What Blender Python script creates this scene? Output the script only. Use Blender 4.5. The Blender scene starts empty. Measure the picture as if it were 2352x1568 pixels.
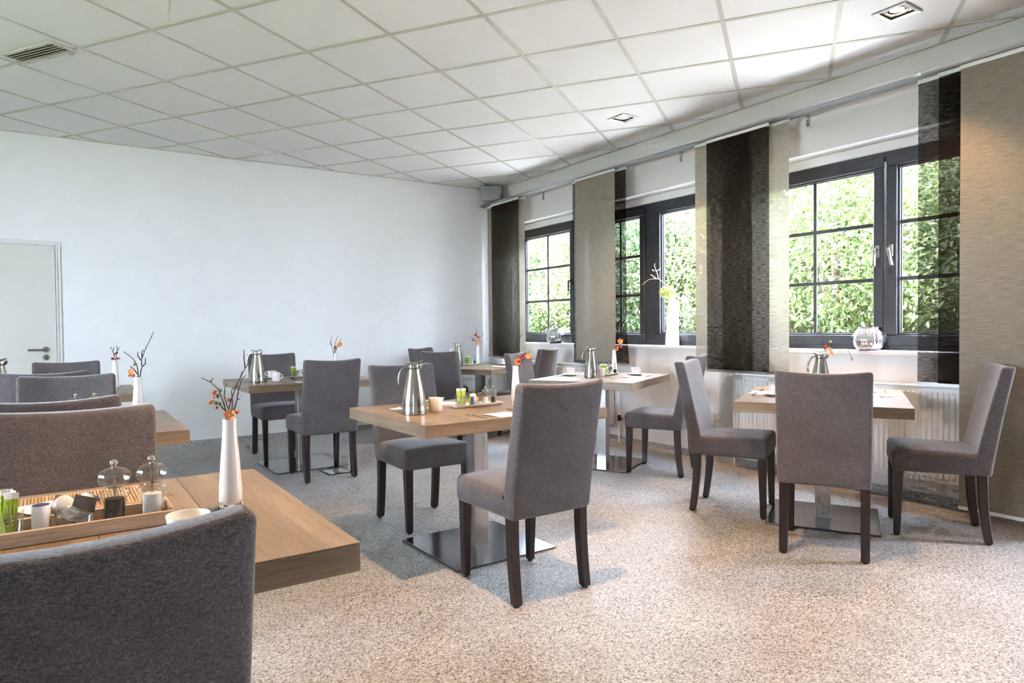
import bpy, bmesh, math, random
import numpy as np
from mathutils import Vector, Matrix
random.seed(7)
SC = bpy.context.scene
COL = SC.collection
R = math.radians

# ------------------------------------------------------------------ camera
HC = 1.17
FPX, CY = 1546.5, 786.7
YAW, PITCH, ROLL = 0.58728, -0.022447, -0.009535
fw = Vector((math.sin(YAW) * math.cos(PITCH), math.cos(YAW) * math.cos(PITCH), math.sin(PITCH)))
r0 = Vector((math.cos(YAW), -math.sin(YAW), 0))
u0 = r0.cross(fw)
CR = r0 * math.cos(ROLL) + u0 * math.sin(ROLL)
CU = -r0 * math.sin(ROLL) + u0 * math.cos(ROLL)
cam_d = bpy.data.cameras.new('camera')
cam = bpy.data.objects.new('camera', cam_d)
COL.objects.link(cam)
cam.matrix_world = Matrix(((CR.x, CU.x, -fw.x, 0), (CR.y, CU.y, -fw.y, 0), (CR.z, CU.z, -fw.z, HC), (0, 0, 0, 1)))
cam_d.sensor_width = 36
cam_d.lens = 36 * FPX / 2352
cam_d.shift_y = (CY - 784) / 2352
cam_d.clip_start = 0.02
SC.camera = cam


def sight(px, py):
    """direction in the room of a point seen in the photograph"""
    return fw + CR * ((px - 1176) / FPX) - CU * ((py - CY) / FPX)


def along(px, py, depth):
    return Vector((0, 0, HC)) + sight(px, py) * depth


# ------------------------------------------------------------------ world, sun, exposure
SC.view_settings.view_transform = 'Standard'
SC.view_settings.look = 'None'
SC.view_settings.gamma = 1
SC.view_settings.use_curve_mapping = False
SC.view_settings.exposure = 1.55
world = bpy.data.worlds.new('sky')
SC.world = world
world.use_nodes = True
bg = world.node_tree.nodes['Background']
bg.inputs['Color'].default_value = (0.715, 0.81, 1.0, 1)
bg.inputs['Strength'].default_value = 22
sun_d = bpy.data.lights.new('sun', 'SUN')
sun_d.energy = 14.0
sun_d.angle = R(1.0)
sun_d.color = (1, 0.95, 0.86)
sun = bpy.data.objects.new('sun', sun_d)
COL.objects.link(sun)
sun.rotation_euler = Vector((0.20, -0.40, -0.89)).to_track_quat('-Z', 'Y').to_euler()
cy = SC.cycles
cy.max_bounces = 8
cy.diffuse_bounces = 4
cy.glossy_bounces = 4
cy.transmission_bounces = 8
cy.transparent_max_bounces = 24
cy.caustics_reflective = False
cy.caustics_refractive = False
cy.sample_clamp_indirect = 8
cy.use_denoising = True
cy.adaptive_threshold = 0.12
cy.adaptive_min_samples = 20


# ------------------------------------------------------------------ materials
def newmat(name):
    m = bpy.data.materials.new(name)
    m.use_nodes = True
    nt = m.node_tree
    for n in list(nt.nodes):
        nt.nodes.remove(n)
    out = nt.nodes.new('ShaderNodeOutputMaterial')
    return m, nt, out


def N(nt, typ, **kw):
    n = nt.nodes.new('ShaderNode' + typ)
    for k, v in kw.items():
        if k.startswith('i_'):
            n.inputs[k[2:].replace('_', ' ')].default_value = v
        else:
            setattr(n, k, v)
    return n


def rgba(c):
    return (c[0], c[1], c[2], 1)


def plain(name, col, rough=0.5, metal=0.0, spec=0.5, noise=0.0, nscale=40, bump=0.0, bscale=200, coat=0.0, emit=None, sub=0.0):
    m, nt, out = newmat(name)
    p = N(nt, 'BsdfPrincipled')
    nt.links.new(p.outputs[0], out.inputs[0])
    p.inputs['Base Color'].default_value = rgba(col)
    p.inputs['Roughness'].default_value = rough
    p.inputs['Metallic'].default_value = metal
    p.inputs['Specular IOR Level'].default_value = spec
    p.inputs['Coat Weight'].default_value = coat
    if emit:
        p.inputs['Emission Color'].default_value = rgba(emit[0])
        p.inputs['Emission Strength'].default_value = emit[1]
    tc = N(nt, 'TexCoord')
    if noise:
        n = N(nt, 'TexNoise', i_Scale=nscale, i_Detail=3.0)
        nt.links.new(tc.outputs['Object'], n.inputs['Vector'])
        r = N(nt, 'ValToRGB')
        r.color_ramp.elements[0].position = 0.3
        r.color_ramp.elements[1].position = 0.7
        r.color_ramp.elements[0].color = rgba([c * (1 - noise) for c in col])
        r.color_ramp.elements[1].color = rgba([min(1, c * (1 + noise)) for c in col])
        nt.links.new(n.outputs['Fac'], r.inputs[0])
        nt.links.new(r.outputs[0], p.inputs['Base Color'])
    if bump:
        n = N(nt, 'TexNoise', i_Scale=bscale, i_Detail=2.0)
        nt.links.new(tc.outputs['Object'], n.inputs['Vector'])
        b = N(nt, 'Bump', i_Strength=bump, i_Distance=0.002)
        nt.links.new(n.outputs['Fac'], b.inputs['Height'])
        nt.links.new(b.outputs[0], p.inputs['Normal'])
    return m


def ramp(nt, stops):
    r = N(nt, 'ValToRGB')
    els = r.color_ramp.elements
    while len(els) < len(stops):
        els.new(0.5)
    for e, (pos, c) in zip(els, stops):
        e.position = pos
        e.color = rgba(c)
    return r


def mapping(nt, tc, scale, sock='Object'):
    mp = N(nt, 'Mapping')
    mp.inputs['Scale'].default_value = scale
    nt.links.new(tc.outputs[sock], mp.inputs['Vector'])
    return mp


def mix(nt, a, b, fac, blend='MIX'):
    mx = N(nt, 'Mix', data_type='RGBA', blend_type=blend)
    for s, v in ((6, a), (7, b)):
        if isinstance(v, tuple):
            mx.inputs[s].default_value = v
        else:
            nt.links.new(v, mx.inputs[s])
    if isinstance(fac, (int, float)):
        mx.inputs[0].default_value = fac
    else:
        nt.links.new(fac, mx.inputs[0])
    return mx.outputs[2]


def mat_fabric():
    m, nt, out = newmat('chair_fabric')
    p = N(nt, 'BsdfPrincipled', i_Roughness=0.92)
    p.inputs['Specular IOR Level'].default_value = 0.15
    p.inputs['Sheen Weight'].default_value = 0.35
    p.inputs['Sheen Roughness'].default_value = 0.4
    tc = N(nt, 'TexCoord')
    n1 = N(nt, 'TexNoise', i_Scale=1.0, i_Detail=2.0)
    nt.links.new(mapping(nt, tc, (760, 760, 150)).outputs[0], n1.inputs['Vector'])
    n2 = N(nt, 'TexNoise', i_Scale=1.0, i_Detail=2.0)
    nt.links.new(mapping(nt, tc, (150, 150, 760)).outputs[0], n2.inputs['Vector'])
    n3 = N(nt, 'TexNoise', i_Scale=9.0, i_Detail=3.0)
    nt.links.new(tc.outputs['Object'], n3.inputs['Vector'])
    a = N(nt, 'Math', operation='ADD')
    nt.links.new(n1.outputs['Fac'], a.inputs[0])
    nt.links.new(n2.outputs['Fac'], a.inputs[1])
    h = N(nt, 'Math', operation='MULTIPLY')
    h.inputs[1].default_value = 0.5
    nt.links.new(a.outputs[0], h.inputs[0])
    r = ramp(nt, [(0.33, (0.050, 0.044, 0.045)), (0.5, (0.115, 0.103, 0.104)), (0.68, (0.225, 0.205, 0.202))])
    nt.links.new(h.outputs[0], r.inputs[0])
    r3 = ramp(nt, [(0.3, (0.88, 0.88, 0.88)), (0.7, (1.08, 1.06, 1.04))])
    nt.links.new(n3.outputs['Fac'], r3.inputs[0])
    nt.links.new(mix(nt, r.outputs[0], r3.outputs[0], 1.0, 'MULTIPLY'), p.inputs['Base Color'])
    b = N(nt, 'Bump', i_Strength=0.35, i_Distance=0.002)
    nt.links.new(h.outputs[0], b.inputs['Height'])
    nt.links.new(b.outputs[0], p.inputs['Normal'])
    nt.links.new(p.outputs[0], out.inputs[0])
    return m


def mat_wood(name, axis, cols, rough=0.36, knots=True):
    """grain runs along the given object axis"""
    m, nt, out = newmat(name)
    p = N(nt, 'BsdfPrincipled', i_Roughness=rough)
    tc = N(nt, 'TexCoord')
    oi = N(nt, 'ObjectInfo')
    add = N(nt, 'VectorMath', operation='ADD')
    mul = N(nt, 'VectorMath', operation='MULTIPLY')
    cmb = N(nt, 'CombineXYZ')
    for k in range(3):
        nt.links.new(oi.outputs['Random'], cmb.inputs[k])
    mul.inputs[1].default_value = (7.3, 11.1, 5.7)
    nt.links.new(cmb.outputs[0], mul.inputs[0])
    nt.links.new(tc.outputs['Object'], add.inputs[0])
    nt.links.new(mul.outputs[0], add.inputs[1])
    def mp(lo, hi):
        s = [hi, hi, hi]
        s[axis] = lo
        q = N(nt, 'Mapping')
        q.inputs['Scale'].default_value = s
        nt.links.new(add.outputs[0], q.inputs['Vector'])
        return q
    w = N(nt, 'TexNoise', i_Scale=1.0, i_Detail=3.0, i_Distortion=0.6)
    nt.links.new(mp(1.6, 11).outputs[0], w.inputs['Vector'])
    g = N(nt, 'TexNoise', i_Scale=1.0, i_Detail=4.0, i_Roughness=0.65)
    nt.links.new(mp(9, 260).outputs[0], g.inputs['Vector'])
    wv = N(nt, 'TexWave', wave_type='RINGS', i_Scale=1.0, i_Distortion=5.0, i_Detail=2.0)
    wv.inputs['Detail Scale'].default_value = 1.2
    nt.links.new(mp(0.5, 9).outputs[0], wv.inputs['Vector'])
    r1 = ramp(nt, [(0.25, cols[0]), (0.5, cols[1]), (0.78, cols[2])])
    nt.links.new(w.outputs['Fac'], r1.inputs[0])
    r2 = ramp(nt, [(0.3, (0.62, 0.60, 0.57)), (0.55, (1, 1, 1)), (0.8, (1.12, 1.11, 1.09))])
    nt.links.new(g.outputs['Fac'], r2.inputs[0])
    c = mix(nt, r1.outputs[0], r2.outputs[0], 0.9, 'MULTIPLY')
    r3 = ramp(nt, [(0.0, (0.86, 0.83, 0.80)), (0.5, (1, 1, 1)), (1.0, (1.03, 1.02, 1.0))])
    nt.links.new(wv.outputs['Fac'], r3.inputs[0])
    c = mix(nt, c, r3.outputs[0], 0.8, 'MULTIPLY')
    if knots:
        k = N(nt, 'TexNoise', i_Scale=1.0, i_Detail=2.0, i_Distortion=1.0)
        nt.links.new(mp(3, 26).outputs[0], k.inputs['Vector'])
        rk = ramp(nt, [(0.0, (0.25, 0.22, 0.2)), (0.235, (0.3, 0.27, 0.24)), (0.27, (1, 1, 1))])
        nt.links.new(k.outputs['Fac'], rk.inputs[0])
        c = mix(nt, c, rk.outputs[0], 0.8, 'MULTIPLY')
    nt.links.new(c, p.inputs['Base Color'])
    b = N(nt, 'Bump', i_Strength=0.12, i_Distance=0.001)
    nt.links.new(g.outputs['Fac'], b.inputs['Height'])
    nt.links.new(b.outputs[0], p.inputs['Normal'])
    nt.links.new(p.outputs[0], out.inputs[0])
    return m


def mat_floor(name='stone_granulate'):
    m, nt, out = newmat(name)
    p = N(nt, 'BsdfPrincipled', i_Roughness=0.5)
    p.inputs['Specular IOR Level'].default_value = 0.5
    tc = N(nt, 'TexCoord')
    v = N(nt, 'TexVoronoi', i_Scale=190.0)
    nt.links.new(tc.outputs['Object'], v.inputs['Vector'])
    sep = N(nt, 'SeparateColor')
    nt.links.new(v.outputs['Color'], sep.inputs[0])
    r = ramp(nt, [(0.0, (0.12, 0.095, 0.075)), (0.13, (0.25, 0.225, 0.205)), (0.22, (0.41, 0.39, 0.37)),
                  (0.5, (0.545, 0.53, 0.515)), (0.8, (0.69, 0.675, 0.66)), (1.0, (0.88, 0.87, 0.86))])
    nt.links.new(sep.outputs[0], r.inputs[0])
    n = N(nt, 'TexNoise', i_Scale=3.5, i_Detail=4.0)
    nt.links.new(tc.outputs['Object'], n.inputs['Vector'])
    r2 = ramp(nt, [(0.3, (0.57, 0.565, 0.565)), (0.7, (0.69, 0.685, 0.68))])
    nt.links.new(n.outputs['Fac'], r2.inputs[0])
    c = mix(nt, r.outputs[0], r2.outputs[0], 1.0, 'MULTIPLY')
    n4 = N(nt, 'TexNoise', i_Scale=75.0, i_Detail=2.0)
    nt.links.new(tc.outputs['Object'], n4.inputs['Vector'])
    r4 = ramp(nt, [(0.32, (0.80, 0.79, 0.77)), (0.55, (1, 1, 1))])
    nt.links.new(n4.outputs['Fac'], r4.inputs[0])
    c = mix(nt, c, r4.outputs[0], 1.0, 'MULTIPLY')
    nt.links.new(c, p.inputs['Base Color'])
    b = N(nt, 'Bump', i_Strength=0.35, i_Distance=0.002, invert=True)
    nt.links.new(v.outputs['Distance'], b.inputs['Height'])
    nt.links.new(b.outputs[0], p.inputs['Normal'])
    nt.links.new(p.outputs[0], out.inputs[0])
    return m


def mat_thin_glass(name, tint=(1, 1, 1), f0=0.04, boost=1.0, haze=0.0):
    """clear sheet: what lies behind it plus a reflection that grows towards grazing view"""
    m, nt, out = newmat(name)
    t = N(nt, 'BsdfTransparent')
    t.inputs[0].default_value = rgba(tint)
    g = N(nt, 'BsdfGlossy', i_Roughness=0.02)
    lw = N(nt, 'LayerWeight', i_Blend=0.5)
    pw = N(nt, 'Math', operation='POWER')
    pw.inputs[1].default_value = 5.0
    nt.links.new(lw.outputs['Facing'], pw.inputs[0])
    mu = N(nt, 'Math', operation='MULTIPLY_ADD', use_clamp=True)
    mu.inputs[1].default_value = 0.6 * boost
    mu.inputs[2].default_value = f0 * boost
    nt.links.new(pw.outputs[0], mu.inputs[0])
    mx = N(nt, 'MixShader')
    nt.links.new(mu.outputs[0], mx.inputs[0])
    nt.links.new(t.outputs[0], mx.inputs[1])
    nt.links.new(g.outputs[0], mx.inputs[2])
    if haze:
        d = N(nt, 'BsdfDiffuse')
        d.inputs[0].default_value = (0.9, 0.9, 0.9, 1)
        m2 = N(nt, 'MixShader')
        m2.inputs[0].default_value = haze
        nt.links.new(mx.outputs[0], m2.inputs[1])
        nt.links.new(d.outputs[0], m2.inputs[2])
        mx = m2
    nt.links.new(mx.outputs[0], out.inputs[0])
    return m


def mat_glass(name, col=(1, 1, 1), rough=0.0, ior=1.45):
    m, nt, out = newmat(name)
    p = N(nt, 'BsdfPrincipled', i_Roughness=rough, i_IOR=ior)
    p.inputs['Base Color'].default_value = rgba(col)
    p.inputs['Transmission Weight'].default_value = 1.0
    nt.links.new(p.outputs[0], out.inputs[0])
    return m


def mat_screen(name, c0, c1, open_lo, open_hi, trans):
    """woven panel fabric: threads, some light through them and some between them"""
    m, nt, out = newmat(name)
    tc = N(nt, 'TexCoord')
    n = N(nt, 'TexNoise', i_Scale=1.0, i_Detail=4.0, i_Roughness=0.7)
    nt.links.new(mapping(nt, tc, (10, 10, 260)).outputs[0], n.inputs['Vector'])
    r = ramp(nt, [(0.3, c0), (0.72, c1)])
    nt.links.new(n.outputs['Fac'], r.inputs[0])
    d = N(nt, 'BsdfDiffuse')
    t = N(nt, 'BsdfTranslucent')
    for s in (d, t):
        nt.links.new(r.outputs[0], s.inputs[0])
    ms = N(nt, 'MixShader')
    ms.inputs[0].default_value = trans
    nt.links.new(d.outputs[0], ms.inputs[1])
    nt.links.new(t.outputs[0], ms.inputs[2])
    n2 = N(nt, 'TexNoise', i_Scale=1.0, i_Detail=3.0, i_Roughness=0.7)
    nt.links.new(mapping(nt, tc, (22, 22, 210)).outputs[0], n2.inputs['Vector'])
    mr = N(nt, 'MapRange')
    mr.inputs['From Min'].default_value = 0.35
    mr.inputs['From Max'].default_value = 0.65
    mr.inputs['To Min'].default_value = open_lo
    mr.inputs['To Max'].default_value = open_hi
    nt.links.new(n2.outputs['Fac'], mr.inputs['Value'])
    tr = N(nt, 'BsdfTransparent')
    mx = N(nt, 'MixShader')
    nt.links.new(mr.outputs[0], mx.inputs[0])
    nt.links.new(ms.outputs[0], mx.inputs[1])
    nt.links.new(tr.outputs[0], mx.inputs[2])
    nt.links.new(mx.outputs[0], out.inputs[0])
    return m


def mat_leaf(name, c0, c1, c2):
    m, nt, out = newmat(name)
    tc = N(nt, 'TexCoord')
    n = N(nt, 'TexNoise', i_Scale=7.0, i_Detail=5.0, i_Roughness=0.8)
    nt.links.new(tc.outputs['Object'], n.inputs['Vector'])
    r = ramp(nt, [(0.3, c0), (0.5, c1), (0.68, c2)])
    nt.links.new(n.outputs['Fac'], r.inputs[0])
    p = N(nt, 'BsdfPrincipled', i_Roughness=0.4)
    nt.links.new(r.outputs[0], p.inputs['Base Color'])
    t = N(nt, 'BsdfTranslucent')
    nt.links.new(r.outputs[0], t.inputs[0])
    mx = N(nt, 'MixShader')
    mx.inputs[0].default_value = 0.25
    nt.links.new(p.outputs[0], mx.inputs[1])
    nt.links.new(t.outputs[0], mx.inputs[2])
    nt.links.new(mx.outputs[0], out.inputs[0])
    return m


def mat_brushed(name, col, rough, axis=2):
    m, nt, out = newmat(name)
    p = N(nt, 'BsdfPrincipled', i_Metallic=1.0)
    p.inputs['Base Color'].default_value = rgba(col)
    tc = N(nt, 'TexCoord')
    s = [300, 300, 300]
    s[axis] = 6
    n = N(nt, 'TexNoise', i_Scale=1.0, i_Detail=3.0)
    nt.links.new(mapping(nt, tc, s).outputs[0], n.inputs['Vector'])
    mr = N(nt, 'MapRange')
    mr.inputs['To Min'].default_value = rough * 0.75
    mr.inputs['To Max'].default_value = rough * 1.3
    nt.links.new(n.outputs['Fac'], mr.inputs['Value'])
    nt.links.new(mr.outputs[0], p.inputs['Roughness'])
    b = N(nt, 'Bump', i_Strength=0.06, i_Distance=0.0005)
    nt.links.new(n.outputs['Fac'], b.inputs['Height'])
    nt.links.new(b.outputs[0], p.inputs['Normal'])
    nt.links.new(p.outputs[0], out.inputs[0])
    return m


OAK = [(0.178, 0.124, 0.077), (0.268, 0.194, 0.127), (0.350, 0.266, 0.184)]
PALE = [(0.46, 0.33, 0.22), (0.60, 0.45, 0.315), (0.68, 0.53, 0.385)]
M = dict(
    fabric=mat_fabric(),
    legwood=mat_wood('dark_stained_wood', 2, [(0.010, 0.006, 0.006), (0.020, 0.010, 0.009), (0.030, 0.015, 0.012)], 0.35, False),
    oak_x=mat_wood('oak_along_x', 0, OAK), oak_y=mat_wood('oak_along_y', 1, OAK),
    pale_x=mat_wood('pale_oak', 0, PALE, 0.5, False), pale_y=mat_wood('pale_oak_y', 1, PALE, 0.5, False),
    bamboo=mat_wood('bamboo', 1, [(0.36, 0.22, 0.11), (0.48, 0.31, 0.17), (0.58, 0.4, 0.24)], 0.5, False),
    floor=mat_floor(),
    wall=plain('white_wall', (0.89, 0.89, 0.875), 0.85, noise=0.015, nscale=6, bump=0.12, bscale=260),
    window_wall=plain('shaded_white_wall', (0.745, 0.715, 0.69), 0.85, noise=0.015, nscale=6, bump=0.12, bscale=260),  # same white paint, darkened: its backlit shade is put into the colour
    ceil_tile=plain('mineral_tile', (0.93, 0.925, 0.925), 0.95, noise=0.05, nscale=260, bump=0.5, bscale=420),
    grid=plain('grid_bar_paint', (0.60, 0.585, 0.52), 0.5, noise=0.03, nscale=8),
    white=plain('white_lacquer', (0.78, 0.775, 0.75), 0.4, noise=0.01, nscale=5),
    doorpaint=plain('cream_door_paint', (0.70, 0.69, 0.62), 0.45, noise=0.02, nscale=4),
    radiator=plain('radiator_enamel', (0.82, 0.81, 0.78), 0.35, noise=0.01, nscale=6),
    anthracite=plain('anthracite_frame', (0.035, 0.037, 0.042), 0.42, noise=0.15, nscale=50, bump=0.1, bscale=500),
    rubber=plain('black_gasket', (0.012, 0.012, 0.013), 0.6, noise=0.1),
    alu=mat_brushed('anodised_aluminium', (0.48, 0.49, 0.50), 0.38, 1),
    steel=mat_brushed('brushed_steel', (0.50, 0.49, 0.475), 0.30, 2),
    plate=mat_brushed('polished_steel_plate', (0.34, 0.35, 0.37), 0.17, 0),
    thermos=mat_brushed('satin_steel', (0.46, 0.44, 0.385), 0.20, 2),
    doorsteel=mat_brushed('door_steel', (0.30, 0.29, 0.27), 0.35, 0),
    chrome=plain('chrome', (0.55, 0.54, 0.52), 0.08, 1.0, noise=0.01),
    cutlery=plain('cutlery_steel', (0.55, 0.54, 0.53), 0.18, 1.0, noise=0.02),
    porcelain=plain('white_porcelain', (0.84, 0.82, 0.78), 0.12, coat=0.5, noise=0.01),
    vase=plain('white_glass', (0.80, 0.785, 0.74), 0.08, coat=0.7, noise=0.01),
    matte_vase=plain('matte_white_ceramic', (0.82, 0.81, 0.80), 0.5, noise=0.02),
    pane=mat_thin_glass('window_glass', (0.985, 0.99, 0.988), 0.03),
    thinglass=mat_thin_glass('drinking_glass', (0.94, 0.955, 0.945), 0.05, 1.4, 0.03),
    acrylic=mat_thin_glass('clear_acrylic', (0.93, 0.94, 0.93), 0.05, 1.5, 0.02),
    heavyglass=mat_glass('thick_clear_glass', (0.97, 1.0, 0.985), 0.0, 1.45),
    mercury=plain('mercury_glass', (0.78, 0.79, 0.82), 0.12, 0.9, noise=0.25, nscale=160),
    pepper=plain('peppercorns', (0.028, 0.020, 0.016), 0.6, noise=0.6, nscale=300, bump=1.0, bscale=260),
    salt=plain('coarse_salt', (0.86, 0.86, 0.85), 0.6, noise=0.06, nscale=300, bump=0.6, bscale=300),
    green=plain('lime_green_paper', (0.36, 0.50, 0.015), 0.5, noise=0.08, nscale=30),
    paper=plain('white_paper', (0.84, 0.82, 0.80), 0.8, noise=0.015),
    blue=plain('blue_paper', (0.02, 0.055, 0.26), 0.5, noise=0.1),
    navy=plain('navy_print', (0.045, 0.05, 0.14), 0.5, noise=0.2),
    podplastic=plain('white_plastic', (0.82, 0.81, 0.80), 0.35, noise=0.01),
    foil=plain('silver_foil', (0.30, 0.295, 0.30), 0.35, 0.5, noise=0.05),
    twig=plain('twig_bark', (0.055, 0.035, 0.026), 0.8, noise=0.4, nscale=120),
    pale_twig=plain('bleached_twig', (0.62, 0.58, 0.55), 0.8, noise=0.2, nscale=120),
    petal=plain('orange_petal', (0.86, 0.27, 0.09), 0.5, noise=0.25, nscale=60),
    petal_red=plain('coral_petal', (0.80, 0.12, 0.065), 0.5, noise=0.35, nscale=60),
    stamen=plain('yellow_stamen', (0.85, 0.62, 0.22), 0.6, noise=0.1),
    bud=plain('green_bud', (0.16, 0.22, 0.05), 0.6, noise=0.3, nscale=60),
    hydrangea=plain('pale_green_petals', (0.52, 0.58, 0.20), 0.6, noise=0.3, nscale=40),
    spk=plain('speaker_plastic', (0.36, 0.36, 0.335), 0.55, noise=0.02),
    spkgrille=plain('speaker_grille', (0.30, 0.31, 0.30), 0.6, noise=0.05, nscale=300, bump=0.5, bscale=600),
    dark=plain('dark_gap', (0.02, 0.018, 0.015), 0.7, noise=0.1),
    ventslat=plain('vent_slat_shade', (0.16, 0.15, 0.115), 0.6, noise=0.1),  # slat faces coloured dark for the shade inside the vent
    ventdark=plain('vent_duct_shade', (0.05, 0.046, 0.035), 0.7, noise=0.1),  # shade of the duct, put into the colour
    black=plain('black_plastic', (0.015, 0.015, 0.016), 0.45, noise=0.1),
    lid=plain('smoked_lid', (0.28, 0.31, 0.32), 0.15, 0.3, noise=0.05),
    bulb=plain('lamp_glow', (1, 0.9, 0.75), 0.3, emit=((1, 0.80, 0.55), 5.0), noise=0.01),
    ribbon=plain('organza_ribbon', (0.75, 0.74, 0.78), 0.6, noise=0.05),
    stone_sill=plain('marble_sill', (0.76, 0.74, 0.72), 0.25, noise=0.05, nscale=9),
    screen_beige=mat_screen('beige_woven_screen', (0.22, 0.19, 0.145), (0.40, 0.355, 0.28), 0.03, 0.15, 0.22),
    screen_dark=mat_screen('dark_woven_screen', (0.005, 0.004, 0.0035), (0.017, 0.013, 0.0105), 0.05, 0.42, 0.2),
    leaf_a=mat_leaf('laurel_leaf', (0.018, 0.042, 0.010), (0.085, 0.135, 0.035), (0.26, 0.31, 0.11)),
    leaf_b=mat_leaf('bright_leaf', (0.03, 0.06, 0.015), (0.14, 0.185, 0.06), (0.38, 0.40, 0.20)),
    leaf_c=mat_leaf('deep_leaf', (0.010, 0.026, 0.010), (0.035, 0.07, 0.024), (0.14, 0.19, 0.075)),
    bark=plain('shrub_bark', (0.09, 0.065, 0.045), 0.9, noise=0.4, nscale=30),
    gravel=plain('pale_gravel', (0.52, 0.50, 0.45), 0.95, noise=0.25, nscale=30, bump=0.6, bscale=60),
    paving=plain('pale_paving', (0.55, 0.54, 0.48), 0.9, noise=0.12, nscale=3),
    lawn=plain('lawn', (0.17, 0.21, 0.085), 0.95, noise=0.4, nscale=14, bump=0.5, bscale=80),
    soil=plain('leaf_litter', (0.16, 0.11, 0.075), 0.95, noise=0.5, nscale=24),
)


# ------------------------------------------------------------------ mesh tools
class MB:
    def __init__(s):
        s.v, s.f = [], []

    def add(s, vs, fs):
        o = len(s.v)
        s.v += [tuple(v) for v in vs]
        s.f += [tuple(i + o for i in f) for f in fs]
        return s

    def box(s, c, d, rz=0.0):
        ca, sa = math.cos(rz), math.sin(rz)
        vs = []
        for z in (-1, 1):
            for y in (-1, 1):
                for x in (-1, 1):
                    X, Y = x * d[0] / 2, y * d[1] / 2
                    vs.append((c[0] + X * ca - Y * sa, c[1] + X * sa + Y * ca, c[2] + z * d[2] / 2))
        return s.add(vs, [(0, 2, 3, 1), (4, 5, 7, 6), (0, 1, 5, 4), (2, 6, 7, 3), (0, 4, 6, 2), (1, 3, 7, 5)])

    def span(s, a, b):
        return s.box([(a[i] + b[i]) / 2 for i in range(3)], [abs(b[i] - a[i]) for i in range(3)])

    def rbox(s, d, r, k=2, m=(1, 1, 1), f=None, c=(0, 0, 0)):
        """rounded box, then an optional deformation f(x, y, z)"""
        h = [q / 2 for q in d]
        ax = []
        for i in range(3):
            a = [-h[i] + r * j / k for j in range(k)]
            n = m[i]
            a += [-h[i] + r + (2 * h[i] - 2 * r) * j / n for j in range(n + 1)]
            a += [h[i] - r + r * (j + 1) / k for j in range(k)]
            ax.append(a)
        n = [len(a) for a in ax]
        idx, vs, fs = {}, [], []

        def vid(i, j, l):
            if (i, j, l) not in idx:
                p = [ax[0][i], ax[1][j], ax[2][l]]
                q = [max(-(h[t] - r), min(h[t] - r, p[t])) for t in range(3)]
                e = [p[t] - q[t] for t in range(3)]
                le = math.sqrt(sum(x * x for x in e)) or 1
                w = [q[t] + e[t] / le * r for t in range(3)]
                w = [w[t] + c[t] for t in range(3)]
                idx[(i, j, l)] = len(vs)
                vs.append(f(*w) if f else tuple(w))
            return idx[(i, j, l)]
        X, Y, Z = n[0] - 1, n[1] - 1, n[2] - 1
        for i in range(X):
            for j in range(Y):
                fs.append((vid(i, j, 0), vid(i, j + 1, 0), vid(i + 1, j + 1, 0), vid(i + 1, j, 0)))
                fs.append((vid(i, j, Z), vid(i + 1, j, Z), vid(i + 1, j + 1, Z), vid(i, j + 1, Z)))
        for i in range(X):
            for l in range(Z):
                fs.append((vid(i, 0, l), vid(i + 1, 0, l), vid(i + 1, 0, l + 1), vid(i, 0, l + 1)))
                fs.append((vid(i, Y, l), vid(i, Y, l + 1), vid(i + 1, Y, l + 1), vid(i + 1, Y, l)))
        for j in range(Y):
            for l in range(Z):
                fs.append((vid(0, j, l), vid(0, j, l + 1), vid(0, j + 1, l + 1), vid(0, j + 1, l)))
                fs.append((vid(X, j, l), vid(X, j + 1, l), vid(X, j + 1, l + 1), vid(X, j, l + 1)))
        return s.add(vs, fs)

    def lathe(s, prof, seg=24, c=(0, 0, 0), sq=None, twist=None):
        """profile of (radius, z); sq(angle, i) may scale the radius"""
        vs, fs = [], []
        rings = []
        for i, (r, z) in enumerate(prof):
            if r < 1e-6:
                rings.append([len(vs)])
                vs.append((c[0], c[1], c[2] + z))
            else:
                row = []
                for k in range(seg):
                    a = 2 * math.pi * k / seg
                    q = r * (sq(a, i) if sq else 1)
                    row.append(len(vs))
                    vs.append((c[0] + q * math.cos(a), c[1] + q * math.sin(a), c[2] + z))
                rings.append(row)
        for a, b in zip(rings[:-1], rings[1:]):
            if len(a) == 1 and len(b) == 1:
                continue
            for k in range(seg):
                k2 = (k + 1) % seg
                if len(a) == 1:
                    fs.append((a[0], b[k2], b[k]))
                elif len(b) == 1:
                    fs.append((a[k], a[k2], b[0]))
                else:
                    fs.append((a[k], a[k2], b[k2], b[k]))
        return s.add(vs, fs)

    def tube(s, pts, rad, seg=8, cap=True):
        pts = [Vector(p) for p in pts]
        if not isinstance(rad, (list, tuple)):
            rad = [rad] * len(pts)
        vs, fs = [], []
        ref = None
        for i, p in enumerate(pts):
            t = (pts[min(i + 1, len(pts) - 1)] - pts[max(i - 1, 0)]).normalized()
            if ref is None:
                ref = t.orthogonal().normalized()
            ref = (ref - t * ref.dot(t))
            ref = ref.normalized() if ref.length > 1e-6 else t.orthogonal().normalized()
            b = t.cross(ref)
            for k in range(seg):
                a = 2 * math.pi * k / seg
                vs.append(p + (ref * math.cos(a) + b * math.sin(a)) * rad[i])
        for i in range(len(pts) - 1):
            for k in range(seg):
                k2 = (k + 1) % seg
                fs.append((i * seg + k, i * seg + k2, (i + 1) * seg + k2, (i + 1) * seg + k))
        if cap:
            fs.append(tuple(range(seg))[::-1])
            fs.append(tuple((len(pts) - 1) * seg + k for k in range(seg)))
        return s.add(vs, fs)

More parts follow.
